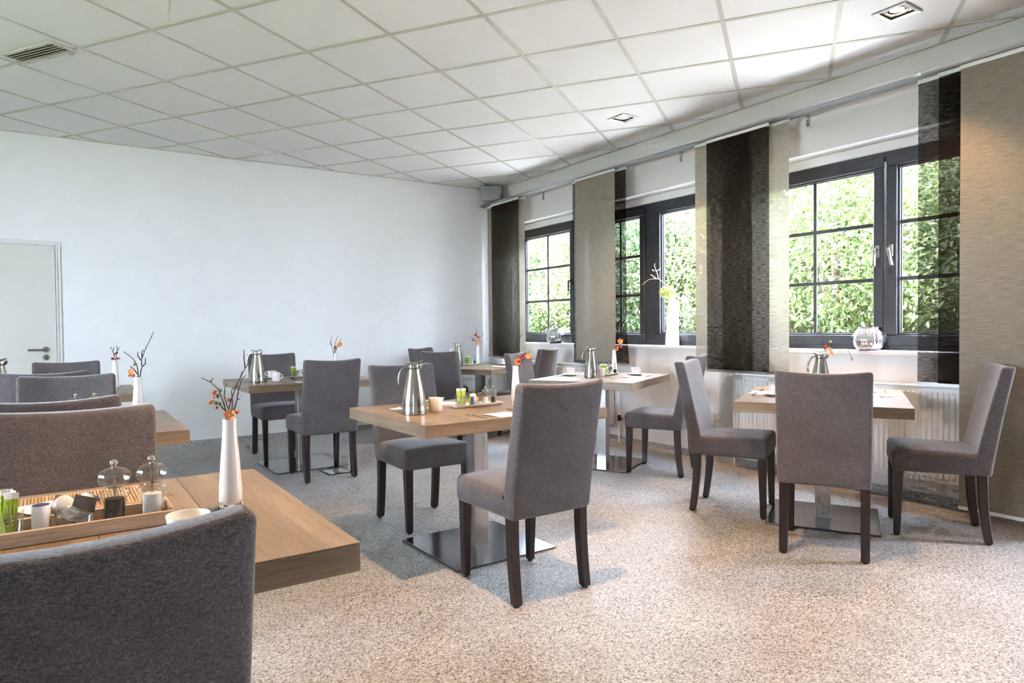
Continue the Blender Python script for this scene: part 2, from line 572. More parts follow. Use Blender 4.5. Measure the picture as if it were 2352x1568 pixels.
    def strip(s, pts, sizes):
        """square bar with its own width and depth at every point, kept level"""
        vs, fs = [], []
        for p, (a, b) in zip(pts, sizes):
            for x, y in ((-a, -b), (a, -b), (a, b), (-a, b)):
                vs.append((p[0] + x / 2, p[1] + y / 2, p[2]))
        n = len(pts)
        for i in range(n - 1):
            for k in range(4):
                k2 = (k + 1) % 4
                fs.append((i * 4 + k, i * 4 + k2, i * 4 + 4 + k2, i * 4 + 4 + k))
        fs.append((3, 2, 1, 0))
        fs.append(tuple((n - 1) * 4 + k for k in range(4)))
        return s.add(vs, fs)

    def prism(s, poly, z0, z1):
        n = len(poly)
        vs = [(x, y, z0) for x, y in poly] + [(x, y, z1) for x, y in poly]
        fs = [tuple(range(n))[::-1], tuple(range(n, 2 * n))]
        fs += [(i, (i + 1) % n, n + (i + 1) % n, n + i) for i in range(n)]
        return s.add(vs, fs)

    def xform(s, mat):
        s.v = [tuple(mat @ Vector(v)) for v in s.v]
        return s

    def mesh(s, name, mat, smooth=True, ang=38, bevel=0.0, bseg=1):
        me = bpy.data.meshes.new(name)
        me.from_pydata(s.v, [], s.f)
        bm = bmesh.new()
        bm.from_mesh(me)
        bmesh.ops.recalc_face_normals(bm, faces=bm.faces)
        if bevel:
            ed = [e for e in bm.edges if len(e.link_faces) == 2 and e.calc_face_angle(0) > 0.6]
            bmesh.ops.bevel(bm, geom=ed, offset=bevel, segments=bseg, affect='EDGES', profile=0.5)
        bm.to_mesh(me)
        bm.free()
        me.materials.append(mat)
        if smooth:
            me.polygons.foreach_set('use_smooth', [True] * len(me.polygons))
            me.set_sharp_from_angle(angle=R(ang))
        me.update()
        return me


def link(name, me, parent=None, loc=(0, 0, 0), rz=0.0):
    o = bpy.data.objects.new(name, me)
    COL.objects.link(o)
    if parent:
        o.parent = parent
    o.location = loc
    o.rotation_euler = (0, 0, rz)
    return o


def tag(o, label, cat, group=None, kind=None):
    o['label'] = label
    o['category'] = cat
    if group:
        o['group'] = group
    if kind:
        o['kind'] = kind
    return o


def struct(name, me, label=None):
    o = link(name, me)
    o['kind'] = 'structure'
    if label:
        o['label'] = label
        o['category'] = name.split('_')[0]
    return o


def place(name, proto, loc, rz, label, cat, group=None):
    """proto: list of (part name, mesh or light data, index of the part it belongs to or None)"""
    root = link(name, None, None, loc, rz)
    tag(root, label, cat, group)
    made = []
    for pn, me, par in proto:
        made.append(link(pn, me, root if par is None else made[par]))
    return root


# ================================================================== the room
XW, YB, XL, YF = 4.689, 7.45, -3.4, -3.2
CEIL = HC + 1.7788
# openings of the window wall: (y near, y far, z low, z high)
SILL, LINT = 0.985, 2.45
WIN = [(5.80, 7.03), (3.92, 5.62), (1.42, 3.60)]
OPEN = [(a, b, SILL - 0.03, LINT) for a, b in WIN] + [(0.45, 0.95, 0.0, LINT)]

link('floor', MB().span((XL - 0.3, YF - 0.3, -0.2), (XW + 0.3, YB + 0.3, 0)).mesh('floor', M['floor'], False))
bpy.data.objects['floor']['kind'] = 'structure'


def wall_with_openings(const_lo, const_hi, a0, a1, z0, z1, opens, axis):
    mb = MB()
    def put(a, b, lo, hi):
        if axis == 'y':
            mb.span((const_lo, a, lo), (const_hi, b, hi))
        else:
            mb.span((a, const_lo, lo), (b, const_hi, hi))
    cur = a0
    for (a, b, lo, hi) in sorted(opens):
        put(cur, a, z0, z1)
        if lo > z0:
            put(a, b, z0, lo)
        if hi < z1:
            put(a, b, hi, z1)
        cur = b
    put(cur, a1, z0, z1)
    return mb


ROOF = CEIL + 0.34
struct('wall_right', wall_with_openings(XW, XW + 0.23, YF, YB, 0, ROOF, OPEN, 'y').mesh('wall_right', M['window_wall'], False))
struct('wall_back', MB().span((XL, YB, 0), (XW + 0.30, YB + 0.25, ROOF)).mesh('wall_back', M['wall'], False))
ADDED_LOPEN = [(2.1, 4.1, 0.85, 2.35)]  # added opening out of view, fills the left half with light
struct('wall_left', wall_with_openings(XL - 0.25, XL, YF, YB + 0.25, 0, ROOF, ADDED_LOPEN, 'y').mesh('wall_left', M['wall'], False))
ADDED_FOPEN = [(-2.9, -2.4, 0.9, 2.4)]  # added opening behind the camera, brightens the room
struct('wall_front', wall_with_openings(YF - 0.25, YF, XL, XW + 0.3, 0, ROOF, ADDED_FOPEN, 'x').mesh('wall_front', M['wall'], False))

# skirting of the same stone granulate, coved
def skirting(a, b, inward):
    mb = MB()
    a, b, n = Vector(a), Vector(b), Vector(inward)
    prof = [(0, 0.058), (0.006, 0.058), (0.008, 0.03), (0.014, 0.012), (0.03, 0.0), (0, 0)]
    vs = []
    for p in (a, b):
        for d, z in prof:
            q = p + n * d
            vs.append((q.x, q.y, z))
    k = len(prof)
    fs = [(i, (i + 1) % k, k + (i + 1) % k, k + i) for i in range(k)] + [tuple(range(k)), tuple(range(k, 2 * k))[::-1]]
    return mb.add(vs, fs)


struct('baseboard_back', skirting((XL, YB, 0), (XW, YB, 0), (0, -1, 0)).mesh('baseboard_back', M['floor'], True, 50))
struct('baseboard_right', skirting((XW, YB, 0), (XW, 0.95, 0), (-1, 0, 0)).mesh('baseboard_right', M['floor'], True, 50))

# ceiling: slab with a grid of bars and lay-in tiles, turned against the walls
ceiling = struct('ceiling', MB().span((XL - 0.25, YF - 0.25, ROOF), (XW + 0.3, YB + 0.25, ROOF + 0.25)).mesh('ceiling', M['wall'], False))
GA = -0.9796146
GO = Vector((0.46985, 4.52037, 0))
GI = Vector((math.cos(GA), math.sin(GA), 0))
GJ = Vector((-math.sin(GA), math.cos(GA), 0))
S = 0.625
RECT = (XL, YF, XW, YB)


def clip(poly):
    for ax, lim, sg in ((0, RECT[0], 1), (0, RECT[2], -1), (1, RECT[1], 1), (1, RECT[3], -1)):
        out = []
        for i in range(len(poly)):
            p, q = poly[i], poly[(i + 1) % len(poly)]
            ip, iq = (p[ax] - lim) * sg >= 0, (q[ax] - lim) * sg >= 0
            if ip:
                out.append(p)
            if ip != iq:
                t = (lim - p[ax]) / (q[ax] - p[ax])
                out.append((p[0] + (q[0] - p[0]) * t, p[1] + (q[1] - p[1]) * t))
        poly = out
        if len(poly) < 3:
            return []
    return poly


def gp(i, j):
    p = GO + GI * (i * S) + GJ * (j * S)
    return (p.x, p.y)


LAMPS = [(4.02, 4.29), (4.005, 2.01), (1.40, 1.95), (4.0, -0.4)]
LH = 0.078                       # half size of the hole for a lamp
VENT_C, VENT_L, VENT_W = (-0.10, 5.26), 0.50, 0.165
tile_mesh = {}
for i in range(-14, 20):
    for j in range(-16, 20):
        quad = [gp(i + 0.004, j + 0.004), gp(i + 0.996, j + 0.004), gp(i + 0.996, j + 0.996), gp(i + 0.004, j + 0.996)]
        poly = clip(quad)
        if len(poly) < 3:
            continue
        ar = 0.5 * abs(sum(poly[k][0] * poly[(k + 1) % len(poly)][1] - poly[(k + 1) % len(poly)][0] * poly[k][1] for k in range(len(poly))))
        if ar < 0.004:
            continue
        cx, cyy = gp(i + 0.5, j + 0.5)
        hole = None
        for lx, ly in LAMPS:
            d = Vector((lx - GO.x, ly - GO.y, 0))
            if int(math.floor(d.dot(GI) / S)) == i and int(math.floor(d.dot(GJ) / S)) == j:
                hole = (lx, ly)
        dz = random.uniform(-0.0006, 0.0006)
        z0, z1 = CEIL + 0.003 + dz, CEIL + 0.018
        if hole and len(poly) >= 3:
            inner = [(hole[0] + sx * LH, hole[1] + sy * LH) for sx, sy in ((-1, -1), (1, -1), (1, 1), (-1, 1))]
            # ring between tile outline and lamp hole, corners paired by direction
            def ang(p):
                return math.atan2(p[1] - hole[1], p[0] - hole[0])
            ev = sorted([(ang(p), 0, p) for p in poly] + [(ang(p), 1, p) for p in inner])
            def ray_hit(pl, a):
                dx, dy = math.cos(a), math.sin(a)
                for k in range(len(pl)):
                    p, q = pl[k], pl[(k + 1) % len(pl)]
                    ex, ey = q[0] - p[0], q[1] - p[1]
                    det = dx * (-ey) + ex * dy
                    if abs(det) < 1e-12:
                        continue
                    px_, py_ = p[0] - hole[0], p[1] - hole[1]
                    t = (px_ * (-ey) + ex * py_) / det
                    u = (dx * py_ - dy * px_) / det
                    if t > 0 and -1e-9 <= u <= 1 + 1e-9:
                        return (hole[0] + dx * t, hole[1] + dy * t)
            oo = [ray_hit(poly, e[0]) for e in ev]
            ii = [ray_hit(inner, e[0]) for e in ev]
            n = len(ev)
            mb = MB()
            vs = [(x, y, z0) for x, y in oo] + [(x, y, z0) for x, y in ii] + [(x, y, z1) for x, y in oo] + [(x, y, z1) for x, y in ii]
            fs = []
            for k in range(n):
                k2 = (k + 1) % n
                fs += [(k, k2, n + k2, n + k), (2 * n + k, 2 * n + k2, 3 * n + k2, 3 * n + k), (k, k2, 2 * n + k2, 2 * n + k), (n + k, n + k2, 3 * n + k2, 3 * n + k)]
            me = mb.add(vs, fs).mesh('ceiling_tile', M['ceil_tile'], False)
            link('ceiling_tile', me, ceiling)
        elif len(poly) == 4 and all(abs(poly[k][0] - quad[k][0]) + abs(poly[k][1] - quad[k][1]) < 1e-6 for k in range(4)):
            if 'full' not in tile_mesh:
                h = S * 0.496
                tile_mesh['full'] = MB().box((0, 0, 0.0105), (2 * h, 2 * h, 0.015)).mesh('ceiling_tile', M['ceil_tile'], False)
            link('ceiling_tile', tile_mesh['full'], ceiling, (cx, cyy, CEIL + dz), GA)
        else:
            link('ceiling_tile', MB().prism(poly, z0, z1).mesh('ceiling_tile', M['ceil_tile'], False), ceiling)
for fam in (0, 1):
    for k in range(-16, 22):
        w = 0.012 / S
        if fam == 0:
            q = [gp(k - w, -20), gp(k + w, -20), gp(k + w, 26), gp(k - w, 26)]
        else:
            q = [gp(-20, k - w), gp(26, k - w), gp(26, k + w), gp(-20, k + w)]
        poly = clip(q)
        if len(poly) >= 3:
            link('grid_bar', MB().prism(poly, CEIL - 0.001 - 0.0008 * fam, CEIL + 0.0045).mesh('grid_bar', M['grid'], False), ceiling)
for o in (('a', (XL, YB - 0.02, XW, YB)), ('b', (XW - 0.02, YF, XW, YB))):
    x0, y0, x1, y1 = o[1]
    link('edge_trim', MB().span((x0, y0, CEIL - 0.003), (x1, y1, CEIL + 0.004)).mesh('edge_trim', M['grid'], False), ceiling)

# ------------------------------------------------------------------ windows
FX0, FX1 = XW + 0.13, XW + 0.205          # depth of the frame


def ring(mb, x0, x1, y0, y1, z0, z1, t):
    mb.span((x0, y0, z0), (x1, y1, z0 + t))
    mb.span((x0, y0, z1 - t), (x1, y1, z1))
    mb.span((x0, y0, z0 + t), (x1, y0 + t, z1 - t))
    mb.span((x0, y1 - t, z0 + t), (x1, y1, z1 - t))
    return mb


def sash(par, ya, yb, za, zb, muntins, vert, dx=0.0, handle=None, hang=0.0):
    t = 0.072
    s = link('sash', ring(MB(), FX0 - 0.018 + dx, FX1 - 0.012 + dx, ya, yb, za, zb, t).mesh('sash', M['anthracite'], True, 30, 0.005), par)
    link('glazing_bead', ring(MB(), FX0 + 0.004 + dx, FX0 + 0.03 + dx, ya + t - 0.001, yb - t + 0.001, za + t - 0.001, zb - t + 0.001, 0.014).mesh('glazing_bead', M['anthracite'], True, 30, 0.004), s)
    link('gasket', ring(MB(), FX0 + 0.022 + dx, FX0 + 0.034 + dx, ya + t + 0.012, yb - t - 0.012, za + t + 0.012, zb - t - 0.012, 0.006).mesh('gasket', M['rubber'], False), s)
    link('pane', MB().span((FX0 + 0.030 + dx, ya + t, za + t), (FX0 + 0.034 + dx, yb - t, zb - t)).mesh('pane', M['pane'], False), s)
    for k in range(muntins):
        z = za + t + (zb - za - 2 * t) * (k + 1) / (muntins + 1)
        link('muntin', MB().span((FX0 + 0.019 + dx, ya + t, z - 0.013), (FX0 + 0.0295 + dx, yb - t, z + 0.013)).mesh('muntin', M['anthracite'], False), s)
    if vert:
        y = (ya + yb) / 2
        link('muntin', MB().span((FX0 + 0.0185 + dx, y - 0.013, za + t), (FX0 + 0.029 + dx, y + 0.013, zb - t)).mesh('muntin', M['anthracite'], False), s)
    if handle is not None:
        y, z = handle, za + (zb - za) * 0.50
        x = FX0 - 0.018 + dx
        h = link('handle', MB().rbox((0.012, 0.030, 0.085), 0.004, c=(x - 0.006, y, z)).mesh('handle', M['black'] if hang is None else M['doorsteel'], True), s)
        hg = hang or 0.0
        lv = MB().tube([(x - 0.010, y, z + 0.012), (x - 0.045, y, z + 0.012)], 0.008, 10)
        lv.rbox((0.014, 0.021, 0.125), 0.006, 2, f=lambda X, Y, Z: (X, Y + (z + 0.02 - Z) * hg, Z), c=(x - 0.05, y, z - 0.045))
        h2 = lv.mesh('lever', M['cutlery'] if hang is not None else M['black'], True)
        link('handle_lever', h2, s)
    return s


def window(name, ya, yb, layout):
    w = link(name, None)
    w['kind'] = 'structure'
    z0, z1 = SILL, 2.376
    link('window_frame', ring(MB(), FX0, FX1, ya, yb, z0, z1, 0.055).mesh('window_frame', M['anthracite'], True, 30, 0.004), w)
    link('head_box', MB().span((FX0 - 0.004, ya, z1), (FX1, yb, LINT)).mesh('head_box', M['white'], True, 30, 0.006), w)
    link('head_trim', MB().rbox((0.022, yb - ya, 0.022), 0.009, 3, c=(XW + 0.002, (ya + yb) / 2, LINT + 0.006)).mesh('head_trim', M['white'], True, 50), w)
    link('window_sill', MB().rbox((0.15, yb - ya + 0.06, 0.03), 0.006, 2, c=(XW + 0.05, (ya + yb) / 2, SILL - 0.015)).mesh('window_sill', M['stone_sill'], True, 50), w)
    for part in layout:
        if part[0] == 'post':
            link('window_post', MB().span((FX0 - 0.004, part[1], z0 + 0.05), (FX1, part[2], z1 - 0.05)).mesh('window_post', M['anthracite'], True, 30, 0.004), w)
        else:
            sash(w, part[1], part[2], z0 + 0.035, z1 - 0.035, *part[3:])
    return w


window('window_1', 5.80, 7.03, [('s', 5.945, 7.005, 2, True, 0.0, 5.978, None), ('post', 5.85, 5.945)])
window('window_2', 3.92, 5.62, [('s', 4.83, 5.595, 2, True), ('post', 4.715, 4.83), ('s', 3.945, 4.715, 0, False, 0.012)])
window('window_3', 1.42, 3.60, [('s', 2.497, 3.575, 2, True, 0.0, 2.535, 0.0), ('s', 1.445, 2.483, 2, True, 0.004, 2.445, -0.22)])
window4 = link('window_4', None)  # unseen glazed door, added and sized to set the daylight
window4['kind'] = 'structure'
link('door_frame', ring(MB(), FX0, FX1, 0.45, 0.95, 0.0, LINT, 0.07).mesh('door_frame', M['anthracite'], True, 30, 0.004), window4)
for a, b in ((0.52, 0.88),):
    link('pane', MB().span((FX0 + 0.03, a, 0.07), (FX0 + 0.034, b, LINT - 0.07)).mesh('pane', M['pane'], False), window4)
for k, (a, b, lo, hi) in enumerate(ADDED_FOPEN):  # unseen front window, added for fill light
    w = link('window_%d' % (5 + k), None)
    w['kind'] = 'structure'
    mb = MB()
    for p, q in (((a, lo), (b, lo + 0.07)), ((a, hi - 0.07), (b, hi)), ((a, lo + 0.07), (a + 0.07, hi - 0.07)), ((b - 0.07, lo + 0.07), (b, hi - 0.07)),
                 (((a + b) / 2 - 0.05, lo + 0.07), ((a + b) / 2 + 0.05, hi - 0.07))):
        mb.span((p[0], YF - 0.15, p[1]), (q[0], YF - 0.08, q[1]))
    link('window_frame', mb.mesh('window_frame', M['anthracite'], False), w)
    link('pane', MB().span((a + 0.07, YF - 0.12, lo + 0.07), (b - 0.07, YF - 0.116, hi - 0.07)).mesh('pane', M['pane'], False), w)

for k, (a, b, lo, hi) in enumerate(ADDED_LOPEN):  # unseen left window, added for fill light
    w = link('window_%d' % (5 + len(ADDED_FOPEN) + k), None)
    w['kind'] = 'structure'
    mb = MB()
    ring(mb, XL - 0.15, XL - 0.08, a, b, lo, hi, 0.07)
    mb.span((XL - 0.15, (a + b) / 2 - 0.05, lo + 0.07), (XL - 0.08, (a + b) / 2 + 0.05, hi - 0.07))
    link('window_frame', mb.mesh('window_frame', M['anthracite'], False), w)
    link('pane', MB().span((XL - 0.12, a + 0.07, lo + 0.07), (XL - 0.116, b - 0.07, hi - 0.07)).mesh('pane', M['pane'], False), w)

# ------------------------------------------------------------------ door
door = link('door_1', None)
door['kind'] = 'structure'
DX1, DX0, DZ = -0.053, -0.96, 1.95
leaf = link('door_leaf', MB().span((DX0, YB - 0.012, 0.008), (DX1, YB + 0.02, DZ)).mesh('door_leaf', M['doorpaint'], True, 30, 0.002), door)
fr = MB()
for a, b in (((DX1 + 0.004, YB - 0.020, 0), (DX1 + 0.020, YB, DZ + 0.02)), ((DX0 - 0.020, YB - 0.020, 0), (DX0 - 0.004, YB, DZ + 0.02)), ((DX0 - 0.004, YB - 0.020, DZ + 0.004), (DX1 + 0.004, YB, DZ + 0.02))):
    fr.span(a, b)
link('door_frame', fr.mesh('door_frame', M['white'], True, 30, 0.003), door)
ar = MB()
for a, b in (((DX1 + 0.014, YB - 0.012, 0), (DX1 + 0.045, YB, DZ + 0.045)), ((DX0 - 0.045, YB - 0.012, 0), (DX0 - 0.014, YB, DZ + 0.045)), ((DX0 - 0.014, YB - 0.012, DZ + 0.014), (DX1 + 0.014, YB, DZ + 0.045))):
    ar.span(a, b)
link('architrave', ar.mesh('architrave', M['white'], True, 30, 0.003), door)
def disc_y(mb, x, z, r, y0, y1, seg=24):
    return mb.tube([(x, y0, z), (x, y1, z)], r, seg)
h = link('door_handle', disc_y(MB(), -0.138, 1.010, 0.026, YB - 0.022, YB - 0.012).mesh('door_handle', M['doorsteel'], True), door)
link('lever', MB().tube([(-0.138, YB - 0.02, 1.010), (-0.138, YB - 0.055, 1.010), (-0.145, YB - 0.065, 1.010), (-0.27, YB - 0.065, 1.010)], 0.0095, 12).mesh('lever', M['doorsteel'], True), h)
k = link('keyhole_plate', disc_y(MB(), -0.138, 0.938, 0.026, YB - 0.020, YB - 0.012).mesh('keyhole_plate', M['doorsteel'], True), door)
link('keyhole', MB().rbox((0.007, 0.004, 0.02), 0.0015, 1, c=(-0.138, YB - 0.0205, 0.938)).mesh('keyhole', M['dark'], False), k)

# ------------------------------------------------------------------ outside
def ground(name, pts_x, zs, y0, y1, mat, label, cat):
    mb = MB()
    vs = []
    for x, z in zip(pts_x, zs):
        vs += [(x, y0, z), (x, y1, z)]
    fs = [(2 * i, 2 * i + 1, 2 * i + 3, 2 * i + 2) for i in range(len(zs) - 1)]
    o = link(name, mb.add(vs, fs).mesh(name, mat, True))
    o['kind'] = 'structure'
    return o


ground('ground_gravel', (4.99, 5.4, 6.6), (0.80, 0.90, 0.99), 1.15, 26, M['gravel'], '', '')
ground('ground_bank', (6.6, 8.0, 10.5, 16), (0.99, 1.14, 1.3, 1.35), 1.15, 26, M['soil'], '', '')
o = link('ground_bounce_terrace', MB().span((-14, -18, -0.35), (16, YF - 0.25, -0.03)).span((XW + 0.30, YF - 0.25, -0.35), (16, 1.0, -0.03)).mesh('ground_bounce_terrace', M['paving'], False))  # unseen pale terrace, added to bounce sunlight up to the ceiling
o['kind'] = 'structure'
o = link('ground_tint_lawn', MB().span((-20, YF - 0.25, -0.35), (XL - 0.25, 22, -0.02)).mesh('ground_tint_lawn', M['lawn'], False))  # unseen lawn, added to tint the light from the left green
o['kind'] = 'structure'
o = link('wall_garden', MB().span((XW + 0.30, 1.0, -0.3), (16, 1.15, 1.42)).mesh('wall_garden', M['wall'], False))
o['kind'] = 'structure'


def leaf_cloud(name, mat, n, rx, ry, rz, size, seed, shell=0.55):
    rg = np.random.default_rng(seed)
    # clumps on an ellipsoid shell, leaves scattered about each clump
    nc = max(20, n // 70)
    d = rg.normal(size=(nc, 3))
    d /= np.linalg.norm(d, axis=1)[:, None]
    rad = shell + (1 - shell) * rg.random(nc) ** 0.6
    cc = d * rad[:, None] * np.array([rx, ry, rz])
    w = rg.integers(0, nc, n)
    pos = cc[w] + rg.normal(size=(n, 3)) * np.array([0.17, 0.17, 0.15])
    dirs = rg.normal(size=(n, 3)) * 0.7 + d[w] * 0.9 + np.array([0, 0, -0.15])
    dirs /= np.linalg.norm(dirs, axis=1)[:, None]
    side = np.cross(dirs, rg.normal(size=(n, 3)))
    side /= np.linalg.norm(side, axis=1)[:, None] + 1e-9
    nrm = np.cross(dirs, side)
    L = size * (0.7 + 0.6 * rg.random(n))[:, None]
    W = L * 0.21
    v = np.empty((n, 5, 3))
    v[:, 0] = pos
    v[:, 1] = pos + dirs * L * 0.45 + side * W - nrm * W * 0.35
    v[:, 2] = pos + dirs * L
    v[:, 3] = pos + dirs * L * 0.45 - side * W - nrm * W * 0.35
    v[:, 4] = pos + dirs * L * 0.5
    me = bpy.data.meshes.new(name)
    me.vertices.add(n * 5)
    me.vertices.foreach_set('co', v.astype(np.float32).ravel())
    base = (np.arange(n) * 5)[:, None]
    tri = np.array([0, 4, 1, 4, 2, 1, 0, 3, 4, 3, 2, 4])
    idx = (base + tri).ravel()
    me.loops.add(n * 12)
    me.loops.foreach_set('vertex_index', idx.astype(np.int32))
    me.polygons.add(n * 4)
    me.polygons.foreach_set('loop_start', (np.arange(n * 4) * 3).astype(np.int32))
    me.polygons.foreach_set('loop_total', np.full(n * 4, 3, np.int32))
    me.materials.append(mat)
    me.update()
    me.validate()
    return me


def branch_mesh(seed, h, spread):
    rg = random.Random(seed)
    mb = MB()
    for k in range(9):
        a = rg.uniform(0, 6.28)
        p = Vector((rg.uniform(-0.15, 0.15), rg.uniform(-0.15, 0.15), -h * 0.5))
        pts = [p.copy()]
        d = Vector((math.cos(a) * spread, math.sin(a) * spread, 1.0))
        for s_ in range(6):
            p = p + d * (h / 6.5) + Vector((rg.uniform(-.06, .06), rg.uniform(-.06, .06), 0))
            pts.append(p.copy())
        mb.tube(pts, [0.035 - 0.0045 * q for q in range(7)], 6)
    return mb.mesh('branches', M['bark'], True)


FOL = [leaf_cloud('foliage', M['leaf_a'], 15000, 1.1, 1.25, 1.15, 0.080, 1),
       leaf_cloud('foliage', M['leaf_b'], 15000, 1.05, 1.30, 1.2, 0.076, 2),
       leaf_cloud('foliage', M['leaf_c'], 14000, 1.1, 1.2, 1.15, 0.084, 3),
       leaf_cloud('foliage', M['leaf_c'], 22000, 1.2, 2.1, 1.25, 0.12, 4, 0.35),
       leaf_cloud('foliage', M['leaf_c'], 22000, 1.2, 2.2, 1.25, 0.12, 5, 0.35)]
BRS = [branch_mesh(11, 2.3, 0.28), branch_mesh(12, 2.4, 0.25)]
shr = [(7.75, 2.9, 1.98, 1, 'bright leafy shrub outside the near window beside the right sash'),
       (7.55, 4.45, 2.03, 0, 'glossy laurel shrub filling the left sash of the near window'),
       (7.85, 6.1, 1.98, 1, 'yellow-green shrub outside between the near and the middle window'),
       (7.6, 7.55, 1.83, 2, 'dark green shrub outside behind the white twisted vase'),
       (7.9, 8.8, 2.13, 1, 'sunlit shrub with pale leaves outside the middle window'),
       (7.7, 10.2, 2.03, 0, 'laurel shrub outside the left sash of the middle window'),
       (7.9, 11.8, 2.03, 2, 'deep green shrub outside the far window near the handle'),
       (7.7, 13.5, 1.93, 1, 'light green shrub outside the far window near the corner')]
for x, y, z, k, lab in shr:
    t = link('garden_shrub', None, None, (x, y, z), random.uniform(0, 6.28))
    tag(t, lab, 'shrub', 'shrubs in the garden')
    fo = link('foliage', FOL[k], t)
    fo['kind'] = 'stuff'
    link('branches', BRS[0], t)
tre = [(9.9, 4.2, 2.35, 3, 'taller bright shrub behind the shrubs of the near window'), (9.8, 7.6, 2.35, 4, 'taller leafy shrub behind the shrubs left of the near window'),
       (9.9, 11.2, 2.35, 3, 'taller shrub behind the shrubs of the middle window'), (9.7, 14.8, 2.35, 4, 'taller shrub behind the shrubs of the far window'),
       (9.6, 18.4, 2.35, 3, 'taller shrub farthest left behind the far window')]
for x, y, z, k, lab in tre:
    t = link('tall_shrub', None, None, (x, y, z), random.uniform(0, 6.28))
    tag(t, lab, 'shrub', 'taller shrubs in the garden')
    fo = link('foliage', FOL[k], t)
    fo['kind'] = 'stuff'
    link('branches', BRS[1], t)

# ------------------------------------------------------------------ recessed lamps
def lamp_proto():
    o = 0.096
    fr = MB()
    # square frame with a bevelled inner lip
    vs, fs = [], []
    rings = [(o, 0.0), (o, -0.004), (0.090, -0.007), (0.068, -0.001), (0.066, 0.03)]
    for h, z in rings:
        vs += [(-h, -h, z), (h, -h, z), (h, h, z), (-h, h, z)]
    for i in range(len(rings) - 1):
        for q in range(4):
            q2 = (q + 1) % 4
            fs.append((i * 4 + q, i * 4 + q2, i * 4 + 4 + q2, i * 4 + 4 + q))
    frame = fr.add(vs, fs).mesh('frame', M['alu'], True, 20)
    hb = MB()
    h = 0.067
    hb.add([(-h, -h, 0.0), (h, -h, 0.0), (h, h, 0.0), (-h, h, 0.0), (-h, -h, 0.10), (h, -h, 0.10), (h, h, 0.10), (-h, h, 0.10)],
           [(0, 1, 5, 4), (1, 2, 6, 5), (2, 3, 7, 6), (3, 0, 4, 7), (4, 5, 6, 7)])
    housing = hb.mesh('housing', M['dark'], False)
    g = MB()
    for r in (0.060, 0.052):
        pts = [(r * math.cos(a), r * math.sin(a), 0.010) for a in [2 * math.pi * k / 36 for k in range(37)]]
        g.tube(pts, 0.0028, 6, False)
    gim = g.mesh('gimbal_ring', M['white'], True)
    b = MB().lathe([(0.038, 0.016), (0.036, 0.024), (0.022, 0.034), (0, 0.038)], 28)
    b.lathe([(0.038, 0.016), (0.026, 0.013), (0, 0.012)], 28)
    bulb = b.mesh('bulb', M['bulb'], True)
    return [('frame', frame, None), ('housing', housing, None), ('gimbal_ring', gim, None), ('bulb', bulb, None)]


LP = lamp_proto()
spot = bpy.data.lights.new('lamp_light', 'SPOT')
spot.energy = 46
spot.color = (1.0, 0.60, 0.30)
spot.spot_size = R(92)
spot.spot_blend = 0.55
spot.shadow_soft_size = 0.035
spot_b = spot.copy()
spot_b.energy = 140
llab = ['square recessed downlight in the ceiling above the middle window table', 'square recessed downlight at the upper right near the curtain rail',
        'square recessed downlight above the centre chair', 'square recessed downlight behind the viewer near the glazed door']
for (x, y), lab in zip(LAMPS, llab):
    t = place('recessed_downlight', LP, (x, y, CEIL), 0, lab, 'ceiling light', 'recessed downlights')
    link('lamp_light', spot if x > 2 else spot_b, t, (0, 0, -0.012))

# ------------------------------------------------------------------ ceiling vent
v = link('air_vent', None, None, (VENT_C[0], VENT_C[1], CEIL), GA)
tag(v, 'slatted metal air vent in the ceiling at the left edge', 'vent')
L2, W2 = VENT_L / 2, VENT_W / 2
vm = MB()
for a, b in (((-L2, -W2), (L2, -W2 + 0.024)), ((-L2, W2 - 0.024), (L2, W2)), ((-L2, -W2 + 0.024), (-L2 + 0.024, W2 - 0.024)), ((L2 - 0.024, -W2 + 0.024), (L2, W2 - 0.024))):
    vm.span((a[0], a[1], -0.012), (b[0], b[1], 0.002))
link('vent_frame', vm.mesh('vent_frame', M['grid'], True, 30, 0.003), v)
link('vent_shade_sheet', MB().span((-L2 + 0.02, -W2 + 0.02, 0.0005), (L2 - 0.02, W2 - 0.02, 0.0025)).mesh('vent_shade_sheet', M['ventdark'], False), v)  # flat dark sheet standing in for the shaded duct
sl = MB().span((-L2 + 0.024, -0.001, -0.0095), (L2 - 0.024, 0.001, 0.0005)).mesh('vent_slat', M['ventslat'], False)
se = MB().span((-L2 + 0.024, -0.0018, -0.0115), (L2 - 0.024, 0.0018, -0.0095)).mesh('slat_edge', M['grid'], False)
for k in range(4):
    q = link('vent_slat', sl, v, (0, -W2 + 0.046 + 0.0245 * k, 0))
    link('slat_edge', se, q)
sc_ = MB().tube([(0, 0, -0.0135), (0, 0, -0.011)], 0.004, 8).mesh('screw', M['dark'], False)
for x in (-0.2, 0, 0.2):
    for y in (-1, 1):
        link('screw', sc_, v, (x, y * (W2 - 0.012), 0))

